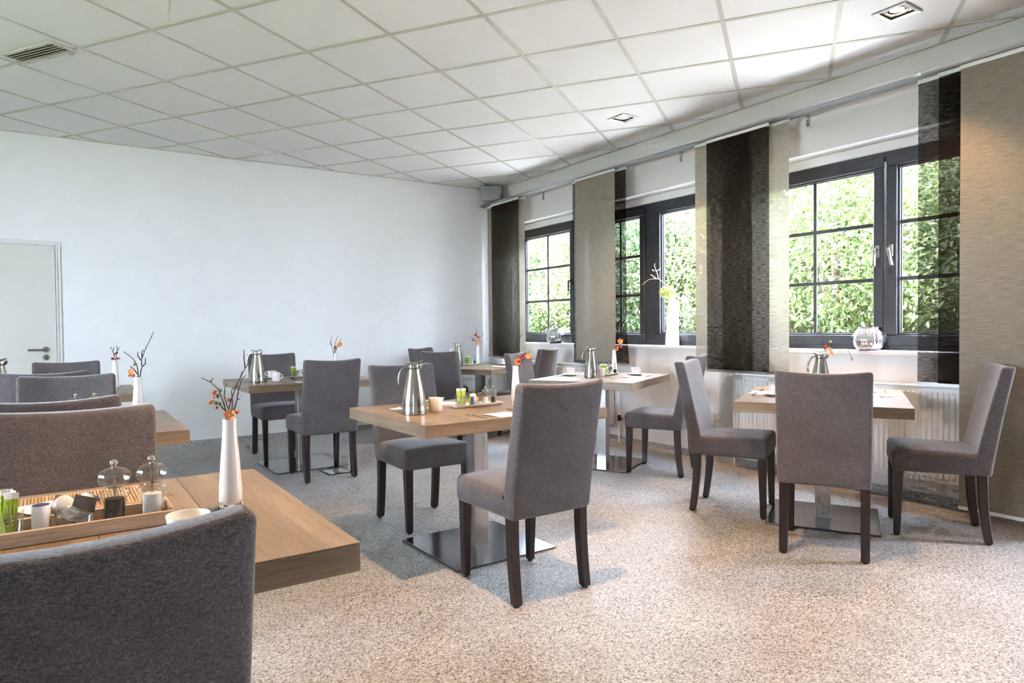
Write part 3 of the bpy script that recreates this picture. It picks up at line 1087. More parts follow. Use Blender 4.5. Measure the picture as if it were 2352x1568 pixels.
# ------------------------------------------------------------------ curtain rail and panels
rail = link('curtain_rail', None, None, (0, 0, 0))
tag(rail, 'grey aluminium multi-track curtain rail along the window wall', 'curtain rail')
RX0, RX1, RZ = 4.475, 4.590, 2.712
pr = MB()
prof = [(RX0, RZ), (RX0 - 0.008, RZ + 0.010), (RX0 - 0.006, RZ + 0.022), (RX0 + 0.004, RZ + 0.026), (RX1, RZ + 0.026), (RX1, RZ)]
for q in range(5):
    x = RX1 - 0.012 - q * 0.0215
    prof += [(x, RZ), (x, RZ + 0.010), (x - 0.008, RZ + 0.010), (x - 0.008, RZ)]
n = len(prof)
vs = [(x, 0.2, z) for x, z in prof] + [(x, YB - 0.03, z) for x, z in prof]
fs = [(i, (i + 1) % n, n + (i + 1) % n, n + i) for i in range(n)] + [tuple(range(n)), tuple(range(n, 2 * n))[::-1]]
link('rail_profile', pr.add(vs, fs).mesh('rail_profile', M['alu'], True, 25), rail)
bk = MB().span((RX0 + 0.02, -0.014, RZ + 0.026), (XW, 0.014, RZ + 0.032)).span((XW - 0.006, -0.014, RZ - 0.055), (XW, 0.014, RZ + 0.032)).mesh('wall_bracket', M['alu'], False)
for y in (1.0, 3.0, 4.25, 6.35):
    b = link('wall_bracket', bk, rail, (0, y, 0))
    for z in (RZ - 0.04, RZ - 0.012):
        link('screw', MB().tube([(XW - 0.008, 0, z), (XW - 0.005, 0, z)], 0.004, 8).mesh('screw', M['dark'], False), b)
for y in (2.12, 3.05, 4.45, 5.2, 6.7):
    link('rail_joint', MB().rbox((0.012, 0.05, 0.02), 0.004, 1, c=(RX0 - 0.005, y, RZ + 0.014)).mesh('rail_joint', M['alu'], True), rail)
link('end_cap', MB().rbox((RX1 - RX0 + 0.012, 0.02, 0.034), 0.003, 1, c=((RX0 + RX1) / 2 - 0.003, YB - 0.03, RZ + 0.012)).mesh('end_cap', M['alu'], True), rail)


def panel(x, ya, yb, zlo, mat, label, wave=0.0, curl=0.0):
    t = link('sliding_panel', None, None, (x, (ya + yb) / 2, zlo))
    tag(t, label, 'curtain panel', 'sliding panel curtains')
    w, H_ = abs(yb - ya), 2.69 - zlo
    mb = MB()
    nx, nz = 10, 24
    vs, fs = [], []
    for k in range(nz + 1):
        for i in range(nx + 1):
            y = -w / 2 + w * i / nx
            z = H_ * k / nz
            dx = wave * math.sin(3.0 * z + 1.3 * y) * (1 - k / nz) + curl * max(0, 0.3 - z) * max(0, -y / w + 0.1) * 3
            vs.append((dx, y, z))
    for k in range(nz):
        for i in range(nx):
            a = k * (nx + 1) + i
            fs.append((a, a + 1, a + nx + 2, a + nx + 1))
    link('fabric', mb.add(vs, fs).mesh('fabric', mat, True), t)
    link('top_bar', MB().span((-0.007, -w / 2 - 0.002, H_ - 0.004), (0.007, w / 2 + 0.002, H_ + 0.0195)).mesh('top_bar', M['white'], False), t)
    link('bottom_bar', MB().span((-0.004, -w / 2, -0.012), (0.004, w / 2, 0.008)).mesh('bottom_bar', M['white' if zlo < 0.3 else 'alu'], False), t)


PX = [4.497, 4.519, 4.540, 4.562]
panel(PX[0], 6.59, 7.20, 0.808, M['screen_dark'], 'dark brown woven panel hanging in the far corner by the speaker', 0.004)
panel(PX[2], 6.53, 7.36, 0.815, M['screen_beige'], 'beige woven panel behind the dark one in the far corner', 0.003)
panel(PX[2], 4.815, 5.63, 0.805, M['screen_dark'], 'dark panel behind the beige one between far and middle window', 0.004, 0.07)
panel(PX[0], 4.925, 5.535, 0.815, M['screen_beige'], 'grey-beige woven panel in front of the dark one behind the thermos flask', 0.004)
panel(PX[1], 3.37, 3.94, 0.805, M['screen_beige'], 'beige woven panel edge beside the white twisted vase', 0.004)
panel(PX[2], 3.06, 3.64, 0.803, M['screen_beige'], 'beige woven panel on the left edge of the near window', 0.004)
panel(PX[0], 3.20, 3.80, 0.800, M['screen_dark'], 'dark brown woven panel in front of two beige ones', 0.004)
panel(PX[2], 1.55, 2.145, 0.792, M['screen_dark'], 'dark see-through panel over the right sash of the near window', 0.003)
panel(PX[1], 1.42, 2.015, 0.790, M['screen_dark'], 'dark panel overlapping another dark one beside the long beige panel', 0.003)
panel(PX[0], 1.12, 1.885, 0.058, M['screen_beige'], 'long beige woven panel reaching the floor at the right edge', 0.003)

# ------------------------------------------------------------------ loudspeaker
s = link('loudspeaker', None, None, (4.45, 7.11, 2.838), R(-38))
tag(s, 'pale grey loudspeaker mounted in the corner under the ceiling', 'loudspeaker')
link('cabinet', MB().rbox((0.26, 0.17, 0.185), 0.022, 3, c=(0, 0.06, 0), f=lambda x, y, z: (x * (1 - 0.9 * max(0, y)), y, z * (1 - 0.5 * max(0, y)))).mesh('cabinet', M['spk'], True, 50), s)
link('grille', MB().rbox((0.235, 0.012, 0.160), 0.005, 2, m=(8, 1, 6), c=(0, -0.027, 0), f=lambda x, y, z: (x, y - 0.006 * (1 - (x / 0.12) ** 2), z)).mesh('grille', M['spkgrille'], True, 50), s)
link('cone_cover', MB().tube([(-0.045, -0.036, 0), (-0.045, -0.041, 0)], [0.048, 0.040], 28).mesh('cone_cover', M['spkgrille'], True, 30), s)
link('badge', MB().box((0.095, -0.036, 0.005), (0.014, 0.004, 0.014)).mesh('badge', M['paper'], False), s)
link('mount', MB().box((0.02, 0.12, -0.09), (0.05, 0.10, 0.02)).box((0.06, 0.20, -0.05), (0.04, 0.07, 0.09)).mesh('mount', M['spk'], False), s)

# ------------------------------------------------------------------ radiators
def radiator(label, ya, yb, z0, z1, valve_y=None):
    w, h = yb - ya, z1 - z0
    t = link('radiator', None, None, (XW - 0.062, (ya + yb) / 2, z0))
    tag(t, label, 'radiator', 'panel radiators under the windows')
    n = int(round(w / 0.0333))
    vs, fs = [], []
    xf = -0.045
    rows = [(0.0, 0), (0.022, 0), (0.034, 1), (h - 0.05, 1), (h - 0.038, 0), (h - 0.012, 0)]
    cols = []
    for k in range(n):
        y = -w / 2 + w * k / n
        p = w / n
        cols += [(y, 0), (y + p * 0.28, 0), (y + p * 0.42, 1), (y + p * 0.86, 1)]
    cols.append((w / 2, 0))
    for z, a in rows:
        for y, b in cols:
            vs.append((xf - 0.011 * a * b, y, z))
    C_ = len(cols)
    for i in range(len(rows) - 1):
        for j in range(C_ - 1):
            fs.append((i * C_ + j, i * C_ + j + 1, (i + 1) * C_ + j + 1, (i + 1) * C_ + j))
    link('front_panel', MB().add(vs, fs).mesh('front_panel', M['radiator'], True, 30), t)
    link('back_body', MB().span((xf + 0.001, -w / 2, 0.004), (0.045, w / 2, h - 0.012)).mesh('back_body', M['radiator'], False), t)
    link('top_lip', MB().rbox((0.10, w + 0.006, 0.014), 0.005, 2, c=(0, 0, h - 0.007)).mesh('top_lip', M['radiator'], True, 50), t)
    gr = MB()
    ng = int(w / 0.022)
    for k in range(ng):
        gr.box((0.0, -w / 2 + (k + 0.5) * w / ng, h + 0.0015), (0.07, 0.009, 0.004))
    g = link('top_grille', gr.mesh('top_grille', M['radiator'], False), t)
    g['kind'] = 'stuff'
    for sgn in (-1, 1):
        link('side_cover', MB().box((0, sgn * (w / 2 + 0.001), h / 2), (0.098, 0.004, h - 0.01)).mesh('side_cover', M['radiator'], False), t)
        link('wall_hook', MB().span((0.04, sgn * w * 0.35 - 0.015, h * 0.3), (0.062, sgn * w * 0.35 + 0.015, h * 0.8)).mesh('wall_hook', M['white'], False), t)
    if valve_y is not None:
        yv = w / 2
        b = link('valve', MB().tube([(0.0, yv - 0.005, h - 0.035), (0.0, yv + 0.035, h - 0.035)], 0.014, 12).mesh('valve', M['black'], True), t)
        th = MB()
        th.tube([(0, yv + 0.03, h - 0.035), (0, yv + 0.04, h - 0.035), (0, yv + 0.075, h - 0.036), (0, yv + 0.095, h - 0.037), (0, yv + 0.1, h - 0.037)], [0.016, 0.024, 0.025, 0.022, 0.015], 16)
        for k in range(10):
            a = 2 * math.pi * k / 10
            th.box((0.0245 * math.cos(a), yv + 0.065, h - 0.036 + 0.0245 * math.sin(a)), (0.004, 0.035, 0.004))
        link('thermostat_head', th.mesh('thermostat_head', M['white'], True, 30), b)
        link('lower_valve', MB().tube([(0.01, yv - 0.01, 0.02), (0.01, yv + 0.03, 0.0), (0.01, yv + 0.035, -0.035)], 0.014, 10).rbox((0.035, 0.045, 0.04), 0.008, 2, c=(0.01, yv + 0.03, -0.02)).mesh('lower_valve', M['black'], True), t)
        link('supply_pipe', MB().tube([(0.01, yv + 0.035, -0.03), (0.01, yv + 0.035, -z0)], 0.008, 10).mesh('supply_pipe', M['white'], True), t)
    return t


radiator('long white ribbed radiator under the near window behind the right table', 1.86, 3.60, 0.165, 0.775, 1)
radiator('white ribbed radiator under the far window behind the corner table', 5.15, 7.10, 0.165, 0.775)
pp = link('heating_pipe', None, None, (XW - 0.04, 5.05, 0))
tag(pp, 'thin white heating pipe on the wall behind the middle window table', 'pipe')
link('pipe', MB().tube([(0, 0, 0.0), (0, 0, 0.71), (0, 0.03, 0.735), (0, 0.09, 0.735)], 0.009, 10).mesh('pipe', M['white'], True), pp)
link('pipe_valve', MB().rbox((0.034, 0.03, 0.06), 0.008, 2, c=(-0.005, -0.012, 0.25)).tube([(-0.005, -0.012, 0.25), (-0.005, -0.05, 0.25)], 0.011, 10).mesh('pipe_valve', M['black'], True), pp)

# ------------------------------------------------------------------ chairs
def chair_proto():
    zb, zt = 0.36, 0.945
    def fs_(x, y, z):
        k = (y + 0.235) / 0.47
        w = 0.945 + 0.055 * k
        top = max(0.0, (z - 0.40) / 0.08)
        crown = 0.014 * max(0, 1 - (x / 0.225) ** 2) * max(0, 1 - ((y - 0.03) / 0.25) ** 2)
        return (x * w, y, z + crown * top + 0.006 * top * k)
    seat = MB().rbox((0.455, 0.45, 0.118), 0.028, 3, (6, 6, 1), fs_, (0, 0.012, zb + 0.059)).mesh('seat', M['fabric'], True, 60)

    def fb(x, y, z):
        t = max(0.0, min(1.0, (z - zb) / (zt - zb)))
        y2 = (y + 0.19) * (1.0 - 0.28 * t) - 0.19
        lean = -0.110 * t ** 1.15
        bow = -0.030 * (1 - (x / 0.216) ** 2) * (0.25 + 0.75 * t)
        dip = -0.014 * (1 - (x / 0.216) ** 2) * max(0, (t - 0.8) / 0.2)
        return (x * (1 + 0.012 * t), y2 + lean + bow + 0.012, z + dip)
    back = MB().rbox((0.432, 0.088, zt - zb), 0.020, 3, (8, 1, 12), fb, (0, -0.19, (zb + zt) / 2)).mesh('backrest', M['fabric'], True, 60)
    fl = []
    for sx in (-1, 1):
        m_ = MB().strip([(sx * 0.187, 0.212, 0.007), (sx * 0.189, 0.205, 0.36 + 0.01)], [(0.033, 0.033), (0.047, 0.047)])
        fl.append(m_.mesh('leg', M['legwood'], True, 30, 0.003))
    rl = []
    for sx in (-1, 1):
        pts, sz = [], []
        for k in range(7):
            t = k / 6
            z = 0.007 + 0.363 * t
            y = -0.212 + 0.030 * (1 - (1 - t) ** 2)
            pts.append((sx * 0.187, y, z))
            sz.append((0.040 + 0.004 * t, 0.038 + 0.008 * t))
        rl.append(MB().strip(pts, sz).mesh('leg', M['legwood'], True, 30, 0.003))
    def gl(x, y):
        return MB().lathe([(0, 0), (0.013, 0), (0.014, 0.005), (0.011, 0.0085), (0, 0.0085)], 10, (x, y, 0)).mesh('foot_glide', M['black'], True)
    tagm = MB().box((-0.2185, -0.165, 0.455), (0.007, 0.001, 0.014)).box((-0.2165, -0.165, 0.455), (0.003, 0.003, 0.016)).mesh('fabric_tag', M['black'], False)
    return [('seat', seat, None), ('backrest', back, None), ('leg', fl[0], None), ('leg', fl[1], None), ('leg', rl[0], None), ('leg', rl[1], None),
            ('foot_glide', gl(-0.187, 0.212), 2), ('foot_glide', gl(0.187, 0.212), 3), ('foot_glide', gl(-0.187, -0.212), 4), ('foot_glide', gl(0.187, -0.212), 5),
            ('fabric_tag', tagm, 1)]


CP = chair_proto()
CH = [(-0.017, 1.20, 0, 'large grey fabric chair cut off at the lower left corner, seen from behind'),
      (0.015, 2.10, 180, 'grey fabric chair facing the viewer behind the wooden tray'),
      (-0.05, 3.09, 0, 'grey chair back to back with the chair behind the wooden tray'),
      (0.012, 3.98, 180, 'brown-grey chair in the left row whose broad back faces the mill knobs'),
      (-0.095, 4.98, 0, 'grey chair at the left row, half hidden behind another broad chair back'),
      (0.015, 5.94, 180, 'farthest grey chair of the left row, in front of the door'),
      (1.745, 2.54, 0.5, 'large grey chair in the centre foreground seen from behind with a warm lit top'),
      (1.805, 3.715, 180, 'grey chair facing the viewer behind the centre table with the big thermos flask'),
      (1.71, 5.335, 0, 'grey chair seen from behind at the table by the white wall'),
      (1.668, 6.42, 180, 'grey chair facing the viewer behind the table by the white wall'),
      (3.39, 6.18, -61, 'grey chair seen from behind at the far corner table'),
      (3.643, 6.964, -151, 'small bluish chair back at the far corner table against the white wall'),
      (3.573, 4.824, -151, 'bluish chair behind the flower vase, left of the middle window table'),
      (4.167, 6.02, 29, 'bluish chair turned sideways between the corner table and the beige panel'),
      (4.02, 3.86, 26, 'grey chair facing left at the right side of the middle window table'),
      (3.563, 2.805, -152, 'grey chair facing right at the left side of the right window table'),
      (3.338, 2.036, -61, 'grey chair seen straight from behind at the right window table'),
      (4.098, 1.829, 31, 'grey chair at the far right facing left, its seat lit pinkish')]
for x, y, a, lab in CH:
    place('dining_chair', CP, (x, y, 0), R(a), lab, 'chair', 'grey upholstered dining chairs')

# ------------------------------------------------------------------ tables
ZT = 0.742
TL, TW = 1.08, 0.88


def table_proto():
    th = 0.058
    core = MB().span((-TL / 2, -TW / 2, ZT - th), (TL / 2, TW / 2, ZT - 0.003)).mesh('table_top', M['oak_x'], True, 30, 0.0008)
    core.materials.append(M['oak_y'])
    for f in core.polygons:
        if abs(f.normal.x) > 0.6:
            f.material_index = 1
    n = 5
    pw = TL / n
    pl = [MB().span((-TL / 2 + k * pw + 0.0005, -TW / 2, ZT - 0.0032), (-TL / 2 + (k + 1) * pw - 0.0005, TW / 2, ZT)).mesh('plank', M['oak_y'], True, 30, 0.0006) for k in range(n)]
    col = MB().span((-0.043, -0.043, 0.008), (0.043, 0.043, ZT - th)).mesh('column', M['steel'], True, 30, 0.003)
    mount = MB().span((-0.19, -0.19, ZT - th - 0.005), (0.19, 0.19, ZT - th + 0.0005)).mesh('mounting_plate', M['black'], False)
    base = MB().span((-0.30, -0.30, 0.003), (0.30, 0.30, 0.011)).mesh('base_plate', M['plate'], True, 30, 0.0015)
    pads = MB()
    for sx in (-1, 1):
        for sy in (-1, 1):
            pads.tube([(sx * 0.27, sy * 0.27, 0), (sx * 0.27, sy * 0.27, 0.0035)], 0.012, 10)
    pads = pads.mesh('floor_pads', M['black'], False)
    return [('table_top', core, None)] + [('plank', p, 0) for p in pl] + [('column', col, None), ('mounting_plate', mount, None), ('base_plate', base, None), ('floor_pads', pads, None)]


TP = table_proto()
TAB = dict(T1=(-0.056, 1.725, 0.5), T2=(1.84, 3.115, 1.5), T3=(-0.095, 3.63, 0), T4=(-0.095, 5.75, 0), T5=(1.70, 5.86, 1.5),
           T6=(3.88, 6.48, 29), T7=(3.83, 4.36, 28), T8=(3.82, 2.345, 29.5))
TLAB = dict(T1='oak table in the left foreground carrying the wooden tray', T2='oak pedestal table in the centre with the large thermos flask',
            T3='oak table of the left row, only its right corner showing', T4='small far oak table of the left row near the door',
            T5='oak pedestal table by the white wall beside the floor box', T6='pale oak table in the far corner by the radiator',
            T7='oak pedestal table in front of the middle window', T8='oak pedestal table at the right in front of the long radiator')
for k_, (x, y, a) in TAB.items():
    place('pedestal_table', TP, (x, y, 0), R(a), TLAB[k_], 'table', 'oak pedestal tables')


def on(t, u, v, dz=0.0):
    """a spot on a table: u along its length, v towards the lower right"""
    x, y, a = TAB[t]
    a = R(a)
    return (x + u * math.cos(a) + v * math.sin(a), y + u * math.sin(a) - v * math.cos(a), ZT + dz)


# ------------------------------------------------------------------ tableware
def thermos_proto():
    H_ = 0.262
    body = MB().lathe([(0, 0), (0.056, 0), (0.0605, 0.003), (0.0605, 0.028), (0.0598, 0.030), (0.0595, 0.05), (0.056, 0.085), (0.049, 0.125), (0.0405, 0.165), (0.0335, 0.198), (0.029, 0.222), (0.0285, 0.226)], 40).mesh('body', M['thermos'], True, 30)
    collar = MB().lathe([(0.0292, 0.224), (0.0300, 0.227), (0.0295, 0.249), (0.0285, 0.251), (0, 0.2515)], 32).mesh('collar', M['chrome'], True, 30)
    def sp(x, y, z):
        t = max(0, (x - 0.0)) / 0.04
        return (x, y * (1 - 0.5 * t), z + 0.012 * t)
    spout = MB().rbox((0.078, 0.052, 0.006), 0.0028, 1, (6, 4, 1), sp, (0.004, 0, 0.2545))
    spout.rbox((0.024, 0.03, 0.028), 0.006, 2, (2, 2, 2), lambda x, y, z: (x + (z - 0.235) * 0.35, y, z), (0.0295, 0, 0.241))
    spout = spout.mesh('lid', M['chrome'], True, 40)
    lever = MB().tube([(-0.02, 0, 0.258), (-0.034, 0, 0.258), (-0.046, 0, 0.2615)], [0.006, 0.006, 0.004], 8).mesh('lever', M['chrome'], True)
    hp = [(-0.028, 0, 0.243), (-0.043, 0, 0.240), (-0.060, 0, 0.226), (-0.071, 0, 0.203), (-0.0765, 0, 0.176), (-0.0765, 0, 0.153), (-0.074, 0, 0.145)]
    hd = MB()
    vs, fs = [], []
    for i, p in enumerate(hp):
        q = Vector(hp[min(i + 1, len(hp) - 1)]) - Vector(hp[max(i - 1, 0)])
        nrm = Vector((-q.z, 0, q.x)).normalized()
        for a, b in ((-1, -1), (1, -1), (1, 1), (-1, 1)):
            vs.append((p[0] + nrm.x * 0.0035 * a, 0.0085 * b, p[2] + nrm.z * 0.0035 * a))
    for i in range(len(hp) - 1):
        for k in range(4):
            fs.append((i * 4 + k, i * 4 + (k + 1) % 4, i * 4 + 4 + (k + 1) % 4, i * 4 + 4 + k))
    fs += [(3, 2, 1, 0), tuple((len(hp) - 1) * 4 + k for k in range(4))]
    handle = hd.add(vs, fs).mesh('handle', M['chrome'], True, 50, 0.0015)
    return [('body', body, None), ('collar', collar, None), ('lid', spout, None), ('lever', lever, 2), ('handle', handle, None)]


def vase_proto():
    H_ = 0.213
    o = [(0.0, 0.014), (0.0265, 0.014), (0.0272, 0.02), (0.0262, 0.05), (0.0225, 0.11), (0.0182, 0.16), (0.0160, 0.19), (0.0160, H_), (0.0148, H_), (0.0145, 0.18), (0.018, 0.12), (0.0, 0.1)]
    body = MB().lathe(o, 32).mesh('body', M['vase'], True, 60)
    base = MB().lathe([(0, 0), (0.024, 0), (0.0262, 0.003), (0.0268, 0.0138), (0, 0.0138)], 32).mesh('glass_base', M['heavyglass'], True, 40)
    return [('body', body, None), ('glass_base', base, None)]


def loop_handle(r0, z0, z1, out, rad, n=12):
    """C-shaped handle on the -x side"""
    pts = []
    for k in range(n + 1):
        a = math.pi / 2 + math.pi * k / n
        zc, hz = (z0 + z1) / 2, (z1 - z0) / 2
        pts.append((-r0 + math.cos(a) * out, 0, zc + math.sin(a) * hz))
    return MB().tube(pts, rad, 8)


def cup_proto():
    o = [(0, 0.0), (0.024, 0.0), (0.0255, 0.002), (0.029, 0.012), (0.0355, 0.032), (0.0400, 0.054), (0.0412, 0.062), (0.0395, 0.062), (0.0380, 0.052), (0.033, 0.03), (0.026, 0.008), (0, 0.005)]
    cup = MB().lathe(o, 32).mesh('bowl', M['porcelain'], True, 50)
    hd = loop_handle(0.036, 0.020, 0.054, 0.024, 0.0036).mesh('handle', M['porcelain'], True)
    return [('bowl', cup, None), ('handle', hd, None)]


def saucer_proto():
    def sq(a, i):
        return 1.0 / (abs(math.cos(a)) ** 3.2 + abs(math.sin(a)) ** 3.2) ** (1 / 3.2)
    o = [(0, 0.0), (0.034, 0.0), (0.040, 0.003), (0.068, 0.012), (0.0715, 0.0145), (0.070, 0.0155), (0.040, 0.0065), (0.030, 0.005), (0, 0.005)]
    return [('dish', MB().lathe(o, 48, sq=sq).mesh('dish', M['porcelain'], True, 50), None)]


def jug_proto():
    def sq(a, i):
        d = abs(((a + math.pi) % (2 * math.pi)) - math.pi)
        return 1.0 + (0.30 * math.exp(-(d / 0.22) ** 2) if i in (5, 6) else (0.10 * math.exp(-(d / 0.25) ** 2) if i in (4, 7) else 0))
    o = [(0, 0.0), (0.0300, 0.0), (0.0315, 0.004), (0.0350, 0.008), (0.0352, 0.060), (0.0352, 0.071), (0.0348, 0.073), (0.0330, 0.068), (0.0325, 0.012), (0, 0.008)]
    b = MB().lathe(o, 48, sq=sq).mesh('bowl', M['porcelain'], True, 50)
    return [('bowl', b, None), ('handle', loop_handle(0.033, 0.018, 0.060, 0.027, 0.0042).mesh('handle', M['porcelain'], True), None)]


def plate_tray_proto():
    def f(x, y, z):
        t = max(0, (z - 0.003) / 0.013)
        return (x * (0.86 + 0.14 * t), y * (0.70 + 0.30 * t), z)
    vs, fs = [], []
    # rectangular dish with flared rim: outer and inner shells
    rings = [(0.14, 0.034, 0.0), (0.142, 0.036, 0.002), (0.160, 0.052, 0.015), (0.161, 0.053, 0.017), (0.158, 0.051, 0.0175), (0.140, 0.036, 0.006), (0.135, 0.033, 0.005)]
    n = 32
    def sup(a, p=6.0):
        c, s_ = math.cos(a), math.sin(a)
        k = (abs(c) ** p + abs(s_) ** p) ** (-1 / p)
        return c * k, s_ * k
    for hx, hy, z in rings:
        for k in range(n):
            cx_, sy_ = sup(2 * math.pi * (k + 0.5) / n)
            vs.append((cx_ * hx, sy_ * hy, z))
    for i in range(len(rings) - 1):
        for k in range(n):
            k2 = (k + 1) % n
            fs.append((i * n + k, i * n + k2, (i + 1) * n + k2, (i + 1) * n + k))
    fs.append(tuple(range(n))[::-1])
    fs.append(tuple((len(rings) - 1) * n + k for k in range(n)))
    return [('dish', MB().add(vs, fs).mesh('dish', M['porcelain'], True, 50), None)]


def tumbler_proto(r, h, name='glass'):
    o = [(0, 0.0), (r * 0.78, 0.0), (r * 0.82, 0.002), (r, h), (r - 0.0018, h), (r * 0.80, 0.008), (0, 0.007)]
    return [(name, MB().lathe(o, 32).mesh(name, M['thinglass'], True, 40), None)]


def mill_proto(fill, sc=1.0):
    q = lambda p: [(r * sc, z * sc) for r, z in p]
    body = MB().lathe(q([(0, 0.0), (0.0265, 0.0), (0.0275, 0.003), (0.0255, 0.009), (0.0235, 0.013), (0.0225, 0.040), (0.0235, 0.056), (0.0300, 0.062), (0.0315, 0.066), (0.0290, 0.070), (0.0215, 0.0735), (0.0175, 0.078), (0.0170, 0.0805), (0.0, 0.0805)]), 32).mesh('body', M['acrylic'], True, 35)
    fl = MB().lathe(q([(0, 0.012), (0.0190, 0.012), (0.0197, 0.030), (0.0193, 0.056), (0.0, 0.058)]), 24).mesh('filling', M[fill], True, 50)
    head = MB().lathe(q([(0, 0.081), (0.0180, 0.081), (0.0215, 0.0835), (0.0275, 0.090), (0.0310, 0.0985), (0.0312, 0.107), (0.0275, 0.115), (0.0195, 0.1205), (0.011, 0.1235), (0.006, 0.125), (0, 0.125)]), 40, sq=lambda a, i: 1 + (0.05 * math.cos(6 * a) if 2 < i < 8 else 0)).mesh('head', M['acrylic'], True, 50)
    rod = MB().lathe(q([(0, 0.058), (0.0028, 0.058), (0.0028, 0.126), (0, 0.126)]), 8).mesh('spindle', M['chrome'], True)
    knob = MB().lathe(q([(0, 0.1245), (0.0045, 0.1252), (0.0040, 0.1275), (0.0078, 0.131), (0.0085, 0.1350), (0.0065, 0.1395), (0, 0.1415)]), 16).mesh('knob', M['chrome'], True, 60)
    return [('body', body, None), ('filling', fl, None), ('head', head, None), ('spindle', rod, None), ('knob', knob, None)]


def pod_proto():
    cup = MB().lathe([(0, 0), (0.0115, 0), (0.0130, 0.001), (0.0155, 0.0165), (0.0185, 0.0172), (0.0185, 0.0182), (0, 0.0182)], 20).mesh('pod', M['podplastic'], True, 35)
    lid = MB()
    lid.prism([(-0.021, -0.018), (0.017, -0.020), (0.021, 0.0), (0.017, 0.020), (-0.021, 0.018)], 0.0182, 0.0188)
    return [('pod', cup, None), ('foil_lid', lid.mesh('foil_lid', M['foil'], False), None)]


def stick_proto(k):
    w = 0.0075
    h = 0.088
    vs, fs = [], []
    n = 8
    for i in range(n + 1):
        t = i / n
        z = h * 0.86 * t
        th = 0.0026 * math.sin(math.pi * min(1, t * 1.02)) + 0.0004
        b = 0.002 * math.sin(5 * t + k)
        vs += [(-w, b - th * 0.3, z), (0, b - th, z), (w, b - th * 0.3, z), (w, b + th * 0.3, z), (0, b + th, z), (-w, b + th * 0.3, z)]
    for i in range(n):
        for q in range(6):
            fs.append((i * 6 + q, i * 6 + (q + 1) % 6, i * 6 + 6 + (q + 1) % 6, i * 6 + 6 + q))
    fs += [tuple(range(6))[::-1], tuple(n * 6 + q for q in range(6))]
    body = MB().add(vs, fs).mesh('paper_tube', M['green'], True, 50)
    bb = 0.002 * math.sin(5 + k)
    tip = MB().span((-w, bb - 0.0006, h * 0.855), (w, bb + 0.0006, h)).mesh('white_tip', M['paper'], False)
    # printed mark: a ring open to the right and a dot
    mk = MB()
    pts = [(0.0042 * math.cos(a), -0.0042, 0.026 + 0.0048 * math.sin(a)) for a in [R(50) + R(260) * q / 14 for q in range(15)]]
    mk.tube(pts, 0.0011, 5)
    mk.tube([(-0.0048, -0.0038, 0.0365), (-0.0048, -0.0044, 0.0365)], 0.0021, 10)
    mk.tube([(-0.0005, -0.0038, 0.0395), (-0.0005, -0.0044, 0.0395)], 0.0014, 10)
    for q in range(5):
        mk.span((0.0012, -0.0042, 0.046 + q * 0.004), (0.0030, -0.0037, 0.0488 + q * 0.004))
    return [('paper_tube', body, None), ('white_tip', tip, None), ('print', mk.mesh('print', M['paper'], False), 0)]


def fork_proto():
    mb = MB()
    mb.rbox((0.0065, 0.115, 0.0022), 0.001, 1, (1, 6, 1), lambda x, y, z: (x * (1 + 3.2 * max(0, -y - 0.02) ** 1 * 5), y, z + 0.0025 + 0.006 * max(0, (y - 0.01) / 0.05)), (0, -0.02, 0))
    hd = MB().rbox((0.021, 0.028, 0.0018), 0.0008, 1, (4, 4, 1), lambda x, y, z: (x * (0.55 + 0.45 * min(1, max(0, (y - 0.036) / 0.012))), y, z + 0.0068 - 0.0035 * ((y - 0.05) / 0.02) ** 2 * 0.3), (0, 0.050, 0))
    tn = MB()
    for k in range(4):
        x = -0.0086 + 0.00573 * k
        tn.tube([(x, 0.062, 0.0062), (x, 0.08, 0.0045), (x * 0.96, 0.094, 0.006)], [0.0014, 0.0013, 0.0008], 6)
    return [('handle', mb.mesh('handle', M['cutlery'], True, 50), None), ('head', hd.mesh('head', M['cutlery'], True, 50), None), ('tines', tn.mesh('tines', M['cutlery'], True), None)]


def knife_proto():
    h = MB().rbox((0.012, 0.085, 0.005), 0.0018, 1, (1, 3, 1), None, (0, -0.05, 0.003)).mesh('handle', M['cutlery'], True, 50)
    b = MB().prism([(-0.006, -0.008), (0.006, -0.008), (0.008, 0.05), (0.006, 0.095), (0.0, 0.108), (-0.006, 0.10)], 0.0022, 0.0034).mesh('blade', M['cutlery'], False)
    return [('handle', h, None), ('blade', b, None)]


def spoon_proto():
    h = MB().rbox((0.006, 0.10, 0.0022), 0.001, 1, (1, 3, 1), lambda x, y, z: (x * (1 + 4 * max(0, -y - 0.03)), y, z + 0.003), (0, -0.035, 0)).mesh('handle', M['cutlery'], True, 50)
    b = MB().lathe([(0, 0.0), (0.008, 0.0012), (0.013, 0.004), (0.015, 0.006), (0.0135, 0.006), (0.008, 0.0026), (0, 0.0016)], 20)
    b.v = [(x, y * 1.45 + 0.035, z) for x, y, z in b.v]
    return [('handle', h, None), ('bowl', b.mesh('bowl', M['cutlery'], True, 60), None)]


